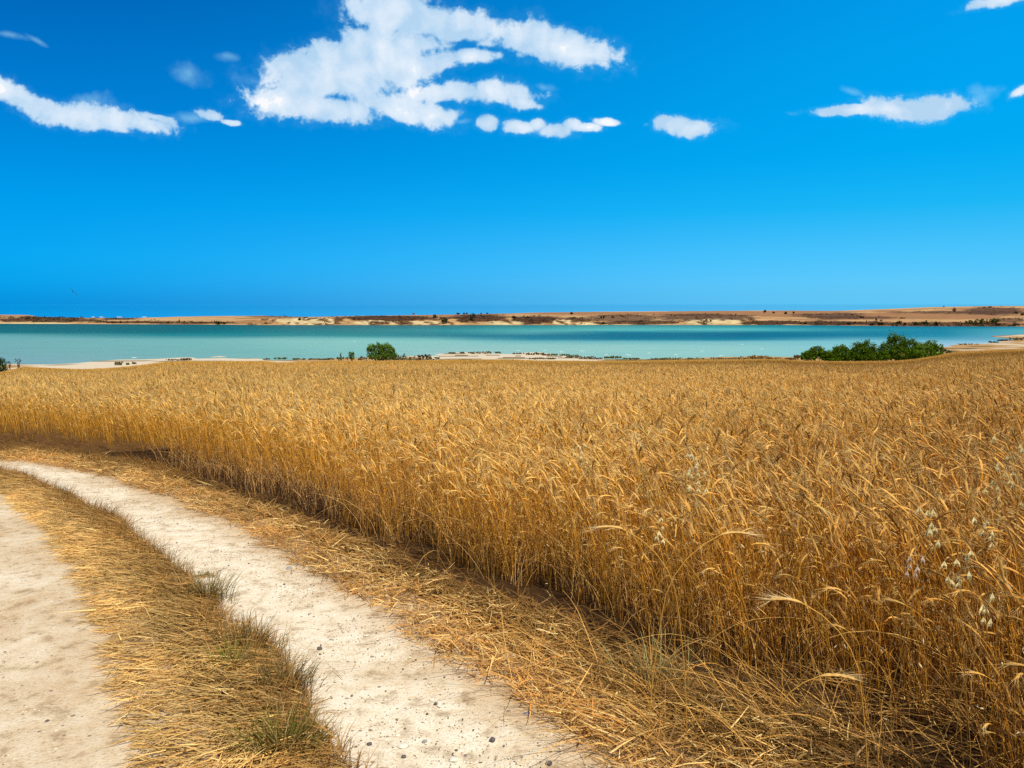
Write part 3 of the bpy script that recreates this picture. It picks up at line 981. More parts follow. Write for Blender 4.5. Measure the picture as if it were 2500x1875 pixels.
DB = poly_px([(1490, 1590), (1560, 1640), (1640, 1672), (1760, 1668), (1880, 1690), (2000, 1722), (2090, 1742), (2200, 1790), (2330, 1850), (2420, 1900)])
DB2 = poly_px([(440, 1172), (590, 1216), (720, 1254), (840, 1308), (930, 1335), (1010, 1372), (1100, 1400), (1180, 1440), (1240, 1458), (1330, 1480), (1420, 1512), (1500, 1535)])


def clear_hollows_and_shade(x, y, p=.95):  # litter left out so the darkened soil reads as the wheat's foot shadow
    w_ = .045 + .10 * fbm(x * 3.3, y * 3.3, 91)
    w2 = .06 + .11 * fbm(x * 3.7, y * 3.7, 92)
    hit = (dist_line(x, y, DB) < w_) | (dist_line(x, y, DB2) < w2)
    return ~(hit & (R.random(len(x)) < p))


# verge at the foot of the wheat: tangled broken straw
geo = Geo()
x, y = near_cut(*rand_in(VERGE, 4200, R)); n = len(x)
q = across(x, y, P_rr, P_base)
jag = fbm(x * 3.2, y * 3.2, 51)
d0 = dist_line(x, y, P_rr); rag = fbm(x * 5.5, y * 5.5, 47) * .7 + fbm(x * 17, y * 17, 48) * .3
keep = (d0 > (rag - .36) * .36) & (R.random(n) < np.clip(d0 * 9 + .15, 0, 1)) & clear_hollows_and_shade(x, y); x, y, q, jag = x[keep], y[keep], q[keep], jag[keep]; n = len(x)
patch = fbm(x * 1.8, y * 1.8, 42)
col = straw_tint(n, R, .4, 1.15) * np.array([.82, .455, .13]) * (.26 + .85 * patch[:, None]) * np.clip(1.08 - .28 * (x[:, None] - .2), .55, 1.1) * (1.08 - .78 * np.clip(q * 1.25 - .22, 0, 1)[:, None])  # straw colour darkens towards the wheat to carry its painted shadow
az = R.uniform(0, 2 * PI, n); az = np.where(R.random(n) < .25, R.normal(2.6, .5, n), az)
heap = fbm(x * 4.5, y * 4.5, 52) ** 2 * .085
hole = R.random(n) < np.clip((fbm(x * 3.1, y * 3.1, 53) - .12) * 4, .12, 1); x, y, q, col, az, heap = x[hole], y[hole], q[hole], col[hole], az[hole], heap[hole]; n = len(x)
wisps(geo, x, y, R.gamma(2.6, .030, n) + .02, R.gamma(3, .0006, n) + .0007, col, R, R.uniform(-.25, .5, n), R.uniform(-.3, .8, n), (heap + R.uniform(.0, .035, n)) * np.clip(q * 3, .15, 1) + .003, az, 4)
# lodged stalks lying over the right corner
k = 1500
C0 = [unproj(1700, 1790), unproj(1980, 1850), unproj(1450, 1640), unproj(2150, 1800), unproj(1750, 1700)]
ci_ = R.integers(0, len(C0), k)
x = np.array([C0[i][0] for i in ci_]) + R.normal(0, .34, k); y = np.array([C0[i][1] for i in ci_]) + R.normal(0, .17, k)
m = y > 1.4; x, y = x[m], y[m]; n = len(x)
m = ~inside(x, y, TRK_R) & clear_hollows_and_shade(x, y, .75); x, y = x[m], y[m]; n = len(x)
wisps(geo, x, y, R.uniform(.25, .6, n), R.uniform(.0011, .0022, n), straw_tint(n, R, .30, .95) * np.array([.84, .47, .12]), R, R.uniform(.05, .7, n), R.uniform(.4, 1.3, n), 0.0, R.normal(2.65, .75, n), 6)
k = 1500
x = R.uniform(C0[0][0] - .5, C0[1][0] + .5, k); y = R.uniform(1.5, C0[0][1] + .25, k)
m = ~inside(x, y, TRK_R) & clear_hollows_and_shade(x, y, .95) & (R.random(k) < np.clip((fbm(x * 4, y * 4, 78) - .3) * 3, .05, 1)) & (inside(x, y, VERGE) | (R.random(k) < .25)); x, y = x[m], y[m]; n = len(x)
wisps(geo, x, y, R.gamma(2.5, .024, n) + .03, R.uniform(.0016, .0038, n), straw_tint(n, R, .55, 1.05) * np.array([.92, .62, .23]), R, R.uniform(-.15, .4, n), R.uniform(-.2, .6, n), R.uniform(.02, .08, n), np.where(R.random(n) < .5, R.normal(2.9, .6, n), R.uniform(0, 6.28, n)), 2)
# thick bright pieces lying on top
x, y = near_cut(*rand_in(VERGE, 1100, R)); q = across(x, y, P_rr, P_base)
m = (R.random(len(x)) < np.clip(1.25 - np.abs(q - .42) * 2.4, .05, 1) * np.clip((fbm(x * 4, y * 4, 77) - .3) * 3, .1, 1)) & clear_hollows_and_shade(x, y, .8); x, y = x[m], y[m]; n = len(x)
wisps(geo, x, y, R.gamma(2.5, .022, n) + .025, R.uniform(.0016, .0042, n), straw_tint(n, R, .62, 1.1) * np.array([.92, .64, .25]), R, R.uniform(-.15, .35, n), R.uniform(-.2, .6, n), R.uniform(.025, .075, n), np.where(R.random(n) < .5, R.normal(2.9, .6, n), R.uniform(0, 6.28, n)), 2)
x, y = near_cut(*rand_in(STRIP, 60, R)); n = len(x)
wisps(geo, x, y, R.uniform(.06, .2, n), R.uniform(.002, .003, n), straw_tint(n, R, .9, 1.1) * np.array([.92, .66, .26]), R, R.uniform(0, .3, n), R.uniform(0, .3, n), R.uniform(.03, .06, n), R.normal(PI * 1.17, .6, n), 2)
# scattered bits on the bare earth
x, y = near_cut(*rand_in(np.vstack([TRK_R]), 45, R)); n = len(x)
dd = np.minimum(dist_line(x, y, P_rl), dist_line(x, y, P_rr)); m = R.random(n) < np.exp(-dd / .12) + .08; x, y = x[m], y[m]; n = len(x)
wisps(geo, x, y, R.uniform(.02, .12, n), R.uniform(.0008, .0016, n), straw_tint(n, R, .5, 1.0) * np.array([.6, .42, .2]), R, R.uniform(0, .1, n), R.uniform(-.1, .2, n), .004, None, 2)
o = geo.build('straw_litter', M_straw)
tag(o, 'tangled broken straw along the foot of the wheat', 'straw', kind='stuff')

# short upright dry grass along the crest of the strip
M_grass = col_mat('dry_grass', .8, .06, .25)
geo = Geo()
x, y = near_cut(*rand_in(STRIP, 5200, R)); n = len(x)
q = across(x, y, P_lr, P_rl)
cl = fbm(x * 3.0, y * 3.0, 61)
keep = R.random(n) < np.clip((q - .55 - (cl - .5) * .5) * 4, 0, 1); x, y, q, cl = x[keep], y[keep], q[keep], cl[keep]; n = len(x)
v = R.uniform(.5, 1.15, n)[:, None]
gcol = np.where(R.random((n, 1)) < np.clip((cl - .58) * 3, .04, .5)[:, None], np.array([.21, .16, .03]), np.array([.40, .215, .068])) * v
wisps(geo, x + R.normal(0, .02, n), y, R.uniform(.05, .16, n) * (.6 + .8 * cl), R.uniform(.0009, .0020, n), gcol, R, R.uniform(.8, 1.57, n), R.uniform(.1, 1.4, n), 0.0, R.normal(.2, 1.2, n), 4)
# mat at the wheat foot, its brown darkened to extend the crop's shadow
x, y = near_cut(*rand_in(VERGE, 1300, R)); n = len(x)
q = across(x, y, P_rr, P_base)
keep = (q > .66 + R.normal(0, .08, n)) & clear_hollows_and_shade(x, y, .8); x, y = x[keep], y[keep]; n = len(x)
wisps(geo, x, y, R.uniform(.08, .28, n), R.uniform(.0009, .0018, n), straw_tint(n, R, .4, 1.1) * np.array([.40, .21, .055]), R, R.uniform(.3, 1.4, n), R.uniform(.4, 2.2, n), 0.0, R.normal(3.0, 1.0, n), 5)
o = geo.build('dry_grass', M_grass)
tag(o, 'short dry brown grass growing along the wheel track edges', 'grass', kind='stuff')


# ------------------------------------------------------------------ individual grass tufts
def tuft(px, py, size, n, greenc, label, flat=False):
    cx_, cy_ = unproj(px, py)
    r = size
    a, rr = R.uniform(0, 2 * PI, n), np.abs(R.normal(0, r * .5, n))
    x, y = cx_ + rr * np.cos(a), cy_ + rr * np.sin(a) * .8
    geo = Geo()
    col = np.array(greenc) * R.uniform(.6, 1.3, (n, 1))
    br = R.random(n) < .3
    col = np.where(br[:, None], np.array([.42, .3, .12]), col)
    Lh = R.uniform(.4, 1, n) * (size * (1.3 if not flat else .5))
    wisps(geo, x, y, Lh, R.uniform(.0012, .0026, n), col, R, R.uniform(.9 if not flat else .1, 1.5 if not flat else .5, n), R.uniform(.2, 1.3, n), 0.0, a + R.normal(0, .5, n), 5)
    o = geo.build('grass_tuft', M_grass)
    # keep the origin at the foot of the tuft
    z0 = float(ground_z(cx_, cy_))
    co = np.empty(len(o.data.vertices) * 3, np.float32); o.data.vertices.foreach_get('co', co)
    co = co.reshape(-1, 3) - np.array([cx_, cy_, z0], np.float32); o.data.vertices.foreach_set('co', co.ravel())
    o.location = (cx_, cy_, z0)
    tag(o, label, 'grass tuft', 'grass tufts beside the wheel tracks')


G1, G2 = (.125, .13, .020), (.21, .22, .035)
tuft(512, 1468, .17, 260, (.14, .125, .03), 'tall dark olive grass tuft on the strip crest beside the two flat green patches')
tuft(565, 1638, .13, 220, G2, 'fresh green tuft half buried in the middle of the straw strip')
tuft(690, 1845, .16, 380, G1, 'largest green tuft, at the bottom edge of the straw strip')
tuft(600, 1590, .15, 240, (.12, .11, .04), 'brown-green spiky tuft leaning out over the right wheel track')
tuft(705, 1690, .14, 230, (.13, .11, .04), 'thin dry tuft with dark blades just above the bottom green one')
tuft(1585, 1670, .22, 120, (.34, .33, .15), 'pale grey-green weed stalks in the dark hollow at the wheat foot')
tuft(246, 1250, .14, 120, G1, 'small flat green patch on the far part of the right track', True)
tuft(500, 1404, .12, 160, G1, 'flat dark green patch lying on the pale track beside the tall tuft', True)
tuft(445, 1400, .08, 80, G1, 'tiny flat green patch at the strip edge left of the dark green one', True)


# ------------------------------------------------------------------ stones
def stone_mesh(r, flat, seed):
    bm = bmesh.new()
    bmesh.ops.create_icosphere(bm, subdivisions=3, radius=r)
    for v in bm.verts:
        k = 1 + .35 * mn.noise(v.co / r * 1.1 + Vector((seed * 7.1, 0, 0))) + .12 * mn.noise(v.co / r * 3.2 + Vector((0, seed * 3.7, 0)))
        v.co *= k
        v.co.z *= flat
    for f in bm.faces: f.smooth = True
    me = bpy.data.meshes.new('stone')
    bm.to_mesh(me); bm.free()
    return me


def stone_mat(name, c):
    m, N, b = new_mat(name)
    p = N.n('ShaderNodeTexCoord').outputs['Object']
    N.t.links.new(N.mix(N.noise(p, 60, 4, .6), tuple(v * .6 for v in c), c), b.inputs['Base Color'])
    b.inputs['Roughness'].default_value = .85
    bump(N, N.noise(p, 120, 4, .6), .4, .004, b)
    return m


MS = {'white': stone_mat('white_stone', (.82, .78, .68)), 'grey': stone_mat('grey_stone', (.35, .34, .36)), 'dark': stone_mat('dark_stone', (.13, .11, .11))}
STN = [(985, 1819, .021, .45, 'white', 'largest flat round white stone on the track near the bottom edge'),
       (1107, 1851, .016, .4, 'white', 'white shell-like chip right of the largest flat stone'),
       (1054, 1706, .010, .6, 'white', 'left white pebble of the close trio on the right track'),
       (1063, 1716, .008, .7, 'dark', 'dark pebble in the middle of the close trio on the track'),
       (1073, 1721, .009, .6, 'white', 'right white pebble of the close trio on the right track'),
       (1287, 1741, .014, .5, 'grey', 'pale grey stone where the straw litter meets the track'),
       (1202, 1804, .011, .8, 'dark', 'dark round pebble right of the white shell-like chip'),
       (705, 1386, .019, .45, 'grey', 'flat grey-white stone at the straw edge beside the far track'),
       (755, 1438, .013, .5, 'white', 'white stone lying near the straw edge in the mid track'),
       (896, 1550, .009, .5, 'white', 'small white chip in the sandy part near the straw verge'),
       (780, 1583, .012, .9, 'dark', 'dark upright pebble alone in the middle of the right track'),
       (909, 1755, .010, .7, 'white', 'small white pebble left of and above the largest flat stone'),
       (902, 1815, .010, .8, 'dark', 'dark pebble left of the largest flat white stone'),
       (985, 1846, .009, .8, 'dark', 'dark pebble directly below the largest flat white stone'),
       (1036, 1808, .009, .7, 'grey', 'grey pebble between the largest flat stone and the round dark pebble'),
       (240, 1872, .011, .5, 'white', 'pale chip at the bottom edge of the left track'),
       (116, 1759, .009, .7, 'dark', 'dark pebble alone in the lower left track'),
       (125, 1468, .014, .4, 'white', 'flat pale stone near the straw edge on the left track'),
       (1340, 1870, .012, .8, 'dark', 'dark pebble at the bottom edge of the right track near the straw'),
       (478, 1340, .010, .5, 'white', 'white chip on the far bright part of the right track')]
for i, (px, py, r, fl, mk, lab) in enumerate(STN):
    if py > 1868: py = 1862
    x, y = unproj(px, py)
    me = stone_mesh(r, fl, i)
    me.materials.append(MS[mk])
    o = bpy.data.objects.new('stone', me); COL.objects.link(o)
    o.location = (x, y, float(ground_z(x, y)) + r * fl * .35 - .006)
    o.rotation_euler = (0, 0, R.uniform(0, 6))
    tag(o, lab, 'stone', 'loose stones on the wheel tracks')

# fine gravel and crumbs of earth
geo = Geo()
for poly, dens in ((TRK_R, 2800), (TRK_L, 2200)):
    x, y = near_cut(*rand_in(poly, dens, R)); n = len(x)
    m = R.random(n) < np.clip(fbm(x * 2, y * 2, 71) * 2.4 - .6, .08, 1); x, y = x[m], y[m]; n = len(x)
    r = R.gamma(1.6, .0011, n) + .0012
    ico = np.array([(0, 0, 1), (.94, 0, .1), (.29, .9, .0), (-.76, .55, .1), (-.76, -.55, -.1), (.29, -.9, .1)])
    F = [(0, 1, 2), (0, 2, 3), (0, 3, 4), (0, 4, 5), (0, 5, 1)]
    a = R.uniform(0, 6.28, n)
    V = ico[None] * r[:, None, None] * R.uniform(.6, 1.2, (n, 6, 1))
    V = np.stack([V[..., 0] * np.cos(a)[:, None] - V[..., 1] * np.sin(a)[:, None], V[..., 0] * np.sin(a)[:, None] + V[..., 1] * np.cos(a)[:, None], V[..., 2] * .7], -1)
    V = V + np.stack([x, y, ground_z(x, y) - .004], -1)[:, None]
    c = np.where(R.random((n, 1)) < .35, np.array([.15, .115, .09]), np.array([.68, .60, .48])) * R.uniform(.7, 1.2, (n, 1))
    geo.add(V, F, c)
M_grav = col_mat('gravel', .9, .1)
o = geo.build('gravel', M_grav)
tag(o, 'fine gravel and earth crumbs on the wheel tracks', 'gravel', kind='stuff')

# ------------------------------------------------------------------ shrubs
M_leaf = col_mat('leaves', .8, .04, .25)
M_bark, Nb, bb = new_mat('bark')
Nb.t.links.new(Nb.mix(Nb.noise(Nb.n('ShaderNodeTexCoord').outputs['Object'], 12, 4), (.05, .035, .02), (.14, .10, .06)), bb.inputs['Base Color'])
bb.inputs['Roughness'].default_value = .9


def shrub(name, loc, lobes, nleaf, leaf, c, label, cat='shrub', group=None, stems=5, cv=.35):
    """lobes: (dx, dy, z, rx, rz) in metres relative to loc; a child crown of leaves and a trunk of forking stems"""
    root = bpy.data.objects.new(name, None); COL.objects.link(root); root.location = loc
    tag(root, label, cat, group)
    geo = Geo()
    vol = np.array([l[3] ** 2 * l[4] for l in lobes]); vol = vol / vol.sum()
    for (dx, dy, z, rx, rz), v in zip(lobes, vol):
        # clumps spread through the lobe, more of them near its surface
        nc_ = max(5, int(nleaf * v / 22))
        d = R.normal(0, 1, (nc_, 3)); d /= np.linalg.norm(d, axis=1)[:, None]
        rad = R.uniform(.35, 1.0, nc_) ** .6 * np.where(R.random(nc_) < .10, R.uniform(1.15, 1.42, nc_), R.uniform(.80, 1.14, nc_))
        cen = d * rad[:, None] * np.array([rx, rx * .9, rz]) + np.array([dx, dy, z])
        cen = cen[cen[:, 2] > .05]
        ctone = R.uniform(1 - cv, 1 + cv, len(cen))
        per = 22
        cr = min(rx, rz) * .26
        pts = (cen[:, None] + R.normal(0, cr * .6, (len(cen), per, 3))).reshape(-1, 3)
        pts[:, 2] = np.maximum(pts[:, 2], .03)
        tone = np.repeat(ctone, per) * R.uniform(.7, 1.3, len(pts))
        n = len(pts)
        a = R.normal(0, 1, (n, 3)); a /= np.linalg.norm(a, axis=1)[:, None]
        b = np.cross(a, R.normal(0, 1, (n, 3))); b /= np.linalg.norm(b, axis=1)[:, None]
        sz = leaf * R.uniform(.6, 1.3, n)[:, None]
        hue = R.normal(0, .12, n)
        col = np.array(c)[None] * np.stack([tone * (1 + hue), tone, tone * (1 - hue)], -1)
        geo.add(np.stack([pts - a * sz, pts + b * sz * .45, pts + a * sz, pts - b * sz * .45], 1), [(0, 1, 2, 3)], col)
    geo.build('crown', M_leaf, root)
    if stems:
        g2 = Geo()
        for k in range(stems):
            l = lobes[k % len(lobes)]
            tx, ty_, tz = l[0] + R.normal(0, l[3] * .35), l[1] + R.normal(0, l[3] * .3), l[2] + l[4] * R.uniform(.1, .7)
            b0 = np.array([R.normal(0, .08) + l[0] * .35, R.normal(0, .08), -.15])
            mid = (b0 + (tx, ty_, tz)) / 2 + R.normal(0, .06 * tz, 3)
            P = np.array([b0, mid, (tx, ty_, tz)])
            h_ = l[2] + l[4]
            V, F = tube(P, [.028 * h_, .02 * h_, .006 * h_], 6, up=(0.3, 1, .1))
            g2.add(V, F, (.1, .07, .04))
        g2.build('trunk', M_bark, root)
    return root


def at_px(px, py, t_y=None, z=None):
    """point under photo pixel at distance y; z follows the sight line"""
    u, t = float(col_u(px, py)), float(row_t(py))
    return u * t_y, t_y, CAMH - t * t_y


def lobes_px(cx, base, Y, L):
    """lobe list from photo pixels: (x, y_centre, rx, ry)"""
    k = Y / 804 * .4096
    return [((x - cx) * k, dyy, (base - yy) * k, rx * k, ry * k) for x, yy, rx, ry, dyy in L]


GR = (.085, .155, .006)
# big bush group at the right of the shore
Y = 158
BG = 'green bushes of the thicket at the right shore'
def grp(cx, base, L, nleaf, label, c=GR, Y=158, g=BG, leaf=.16, name='shrub', cat='shrub', stems=5):
    x, y, z = at_px(cx, base, Y)
    return shrub(name, (x, y, z - .3), [(a, b, zz + .3, rx, rz) for a, b, zz, rx, rz in lobes_px(cx, base, Y, L)], nleaf, leaf, c, label, cat, g, stems)


grp(1988, 880, [(1976, 868, 20, 12, 0), (1996, 858, 18, 13, .3), (2014, 868, 16, 12, -.4), (1960, 874, 8, 6, 0), (2020, 872, 18, 10, -.6)], 7600, 'leftmost low rounded bush of the right-hand thicket')
grp(2048, 882, [(2036, 868, 20, 14, 0), (2054, 856, 20, 15, .5), (2066, 870, 22, 13, -.6), (2030, 876, 22, 8, -1), (2080, 864, 14, 12, 0)], 8200, 'second bush from the left in the right-hand thicket', (.088, .160, .008))
grp(2106, 881, [(2096, 858, 24, 22, 0), (2118, 850, 20, 18, .4), (2110, 872, 26, 12, -.8), (2132, 860, 16, 15, .2), (2082, 870, 18, 12, -1), (2140, 872, 22, 10, -1)], 10500, 'broad dark bush left of the highest bush in the thicket', (.072, .132, .007))
grp(2190, 880, [(2162, 856, 20, 20, .2), (2192, 838, 24, 20, .6), (2220, 845, 20, 18, .2), (2196, 864, 34, 16, -.8), (2180, 828, 14, 10, .6), (2150, 868, 20, 12, -1), (2230, 866, 22, 13, -.8)], 14000, 'highest and widest bush of the right-hand thicket', (.085, .155, .007))
grp(2256, 874, [(2244, 852, 18, 16, 0), (2272, 848, 18, 14, .4), (2258, 866, 24, 10, -.5), (2290, 848, 14, 10, .6), (2305, 852, 10, 6, .8), (2232, 860, 18, 14, -.4), (2280, 864, 20, 9, -.6)], 8000, 'lighter yellow-green bush at the right end of the thicket', (.13, .225, .016), Y=160)
grp(2296, 862, [(2296, 854, 14, 6, 0), (2316, 858, 9, 4, 0)], 800, 'small low shrub trailing from the right end of the thicket', (.10, .13, .03), Y=166, stems=3)

# bushes at the centre of the shore
CGp = 'scrub beside the tall green bush at mid shore'
grp(926, 880, [(906, 852, 11, 14, 0), (922, 850, 12, 12, .3), (944, 852, 14, 14, .1), (912, 870, 15, 8, -.3), (946, 868, 17, 10, 0), (958, 858, 8, 10, 0), (928, 870, 12, 10, .3), (934, 856, 10, 10, 0), (962, 868, 10, 9, 0)], 9000,
    'tall green bush with gaps in its crown at mid shore', (.12, .215, .026), Y=160, leaf=.14, g=None, stems=9)
grp(859, 880, [(859, 868, 7, 9, 0), (856, 862, 4, 5, 0)], 700, 'small upright green shrub left of the tall green bush', (.12, .205, .025), Y=160, leaf=.13, g=CGp, stems=4)
grp(836, 880, [(830, 874, 10, 5, 0), (833, 866, 3, 5, 0), (844, 876, 8, 4, 0)], 500, 'low green scrub left of the small upright shrub', (.085, .13, .035), Y=160, leaf=.12, g=CGp, stems=3)
grp(885, 880, [(880, 875, 8, 5, 0), (893, 876, 7, 4, 0)], 450, 'low brownish scrub between the small shrub and the tall green bush', (.13, .12, .055), Y=160, leaf=.12, g=CGp, stems=3)
grp(975, 880, [(966, 873, 14, 6, 0), (984, 871, 10, 6, 0), (1002, 876, 10, 4, 0)], 1100, 'low grey-green scrub right of the tall green bush', (.115, .14, .045), Y=160, leaf=.12, g=CGp, stems=3)
grp(1035, 880, [(1022, 873, 12, 6, 0), (1042, 872, 14, 6, 0), (1062, 875, 12, 4, 0), (1032, 867, 8, 3, 0)], 1500, 'dark reddish-brown low thicket beside the pale sand', (.095, .070, .032), Y=160, leaf=.12, g=CGp, stems=5)
# left corner
grp(2, 912, [(2, 886, 15, 12, 0), (4, 898, 14, 10, 0), (-14, 890, 16, 12, 0), (14, 904, 12, 7, -.2)], 2600, 'dark green bush cut by the left edge of the picture', (.040, .085, .022), Y=128, leaf=.11, g=None)
grp(26, 905, [(24, 885, 5, 3, 0), (26, 892, 4, 3, 0)], 180, 'sparse brown weed beside the dark green left bush', (.13, .09, .05), Y=132, leaf=.08, g=None, stems=4)
grp(46, 906, [(46, 880, 6, 5, 0), (44, 889, 5, 4, 0)], 260, 'dry thistle-like weed with a dark round head at the left shore', (.09, .06, .05), Y=132, leaf=.08, g=None, stems=5)

# low plants along the shore: (x, row, half width px, half height px, colour kind)
LOW = [(650, 876, 7, 2, 2, 'tiny brown plant left end of the plants on the shore sand'), (686, 874, 12, 3, 1, 'dark mat plant on the shore left of the central bush, second from the left'), (722, 876, 9, 2, 1, 'thin dark plant right of the dark mat plant'),
       (742, 877, 4, 2, 1, 'smallest plant midway between the dark mat plant and the central scrub'), (766, 877, 10, 2, 2, 'flat brown-green plant left of the central scrub'), (788, 878, 7, 2, 1, 'flat green plant close to the central scrub'), (806, 877, 8, 3, 1, 'green plant touching the left end of the central scrub'),
       (1104, 862, 7, 2, 0, 'lone green cushion plant at the left tip of the sandy point'), (1128, 861, 6, 2, 0, 'second green cushion from the left tip of the sandy point'), (1150, 862, 6, 1.6, 2, 'thin brown plant between the left cushions on the point'),
       (1176, 861, 14, 4, 0, 'large green mat in the middle of the sandy point'), (1215, 860, 6, 2.4, 0, 'round green cushion right of the large mat on the point'), (1266, 863, 12, 2.2, 2, 'long brown-green mat at the water side of the point'),
       (1294, 864, 8, 3, 0, 'green cushion just left of the taller pair on the point'), (1317, 863, 10, 3.4, 0, 'tall dark cushion near the right of the sandy point'), (1332, 866, 7, 2.4, 2, 'brown plant between the cushions right on the point'),
       (1350, 865, 11, 3.2, 0, 'broad green cushion sloping down the right of the point'), (1378, 866, 10, 2.4, 0, 'green mat left of the olive slope plants'), (1398, 869, 12, 3.6, 0, 'olive plant on the lower right slope of the point'),
       (1390, 873, 7, 2, 2, 'small brown plant under the olive slope plant'), (1430, 872, 14, 3.2, 2, 'reddish-brown mat on the right slope of the point'), (1450, 875, 14, 2.4, 2, 'wide ochre mat where the point meets the pools'),
       (1320, 877, 16, 2.6, 0, 'green strip on the inner sand just above the wheat'), (1350, 877, 9, 2, 2, 'small brown strip right of the green inner strip'), (1486, 872, 9, 2.6, 0, 'green plant left of the tallest one at the pools'),
       (1504, 871, 10, 4, 0, 'tallest dark green plant at the small pools'), (1532, 875, 9, 1.6, 0, 'flat green plant right of the pools'), (1552, 876, 7, 1.4, 2, 'thin plant at the right end of the pools'),
       (1612, 876, 13, 2, 1, 'dark low plant at the water edge right of the pools'), (1668, 876, 30, 2, 1, 'long dark fringe of plants at the water edge'), (1770, 876, 22, 1.6, 2, 'thin brown fringe at the water edge'),
       (1830, 874, 16, 4, 3, 'dry reed clump with thin tips, left one of two'), (1852, 872, 14, 5, 3, 'dry reed clump with thin tips, right one of two'), (1884, 875, 14, 3, 3, 'low dry reeds right of the two reed clumps'),
       (1930, 876, 12, 3, 2, 'low reddish scrub at the left foot of the thicket'), (1948, 870, 9, 5, 2, 'reddish shrub touching the left end of the thicket'),
       (2362, 840, 14, 2, 2, 'low brown plant on the sand right of the thicket'), (2450, 832, 12, 3, 4, 'dark shrub on the white sand of the spit'), (2425, 839, 10, 2.5, 4, 'dark low shrub at the tip of the white sand'), (2485, 835, 14, 4, 4, 'dark shrub at the right edge on the spit'),
       (288, 889, 9, 5, 1, 'green-brown plant on the beach edge at left, larger of a pair'), (312, 890, 5, 3, 1, 'green-brown plant on the beach edge at left, smaller of a pair'), (328, 888, 4, 3, 1, 'tiny plant right of the pair on the left beach edge'), (455, 878, 9, 4, 2, 'brown-green plant at the highest point of the left beach edge'), (430, 880, 16, 2, 2, 'low brown fringe left of the plant on the left beach edge')]
LC = {0: (.17, .155, .035), 1: (.19, .17, .05), 2: (.20, .13, .055), 3: (.26, .18, .07), 4: (.07, .06, .035)}
for px, py, hw, hh_, kc, lab in LOW:
    u = float(col_u(px, py)); yf_ = float(y_field(u)); ys_ = float(y_shore(u))
    t = float(row_t(py + hh_))
    Y = float(np.clip(12.0 / t, yf_ + 2, ys_ + 3))
    if px > 2400: Y = {2450: 262, 2425: 250, 2485: 268}[px]
    k = Y / 804 * .4096
    x = u * Y
    zg = max(float(ground_z(x, Y)), WATER_Z)
    hgt_ = max(2 * hh_ * k, .35)
    nl = 3 if hw > 12 else 2
    lb = [((j - (nl - 1) / 2) * hw * k * 1.1 + R.normal(0, .1), R.normal(0, .2), hgt_ * .38, hw * k * .80, hgt_ * .42 * R.uniform(.8, 1.1)) for j in range(nl)]
    shrub('low_plant', (x, Y, zg), lb, int(420 + hw * 60), .12, LC[kc], lab, 'plant', 'low plants along the near shore', 2)

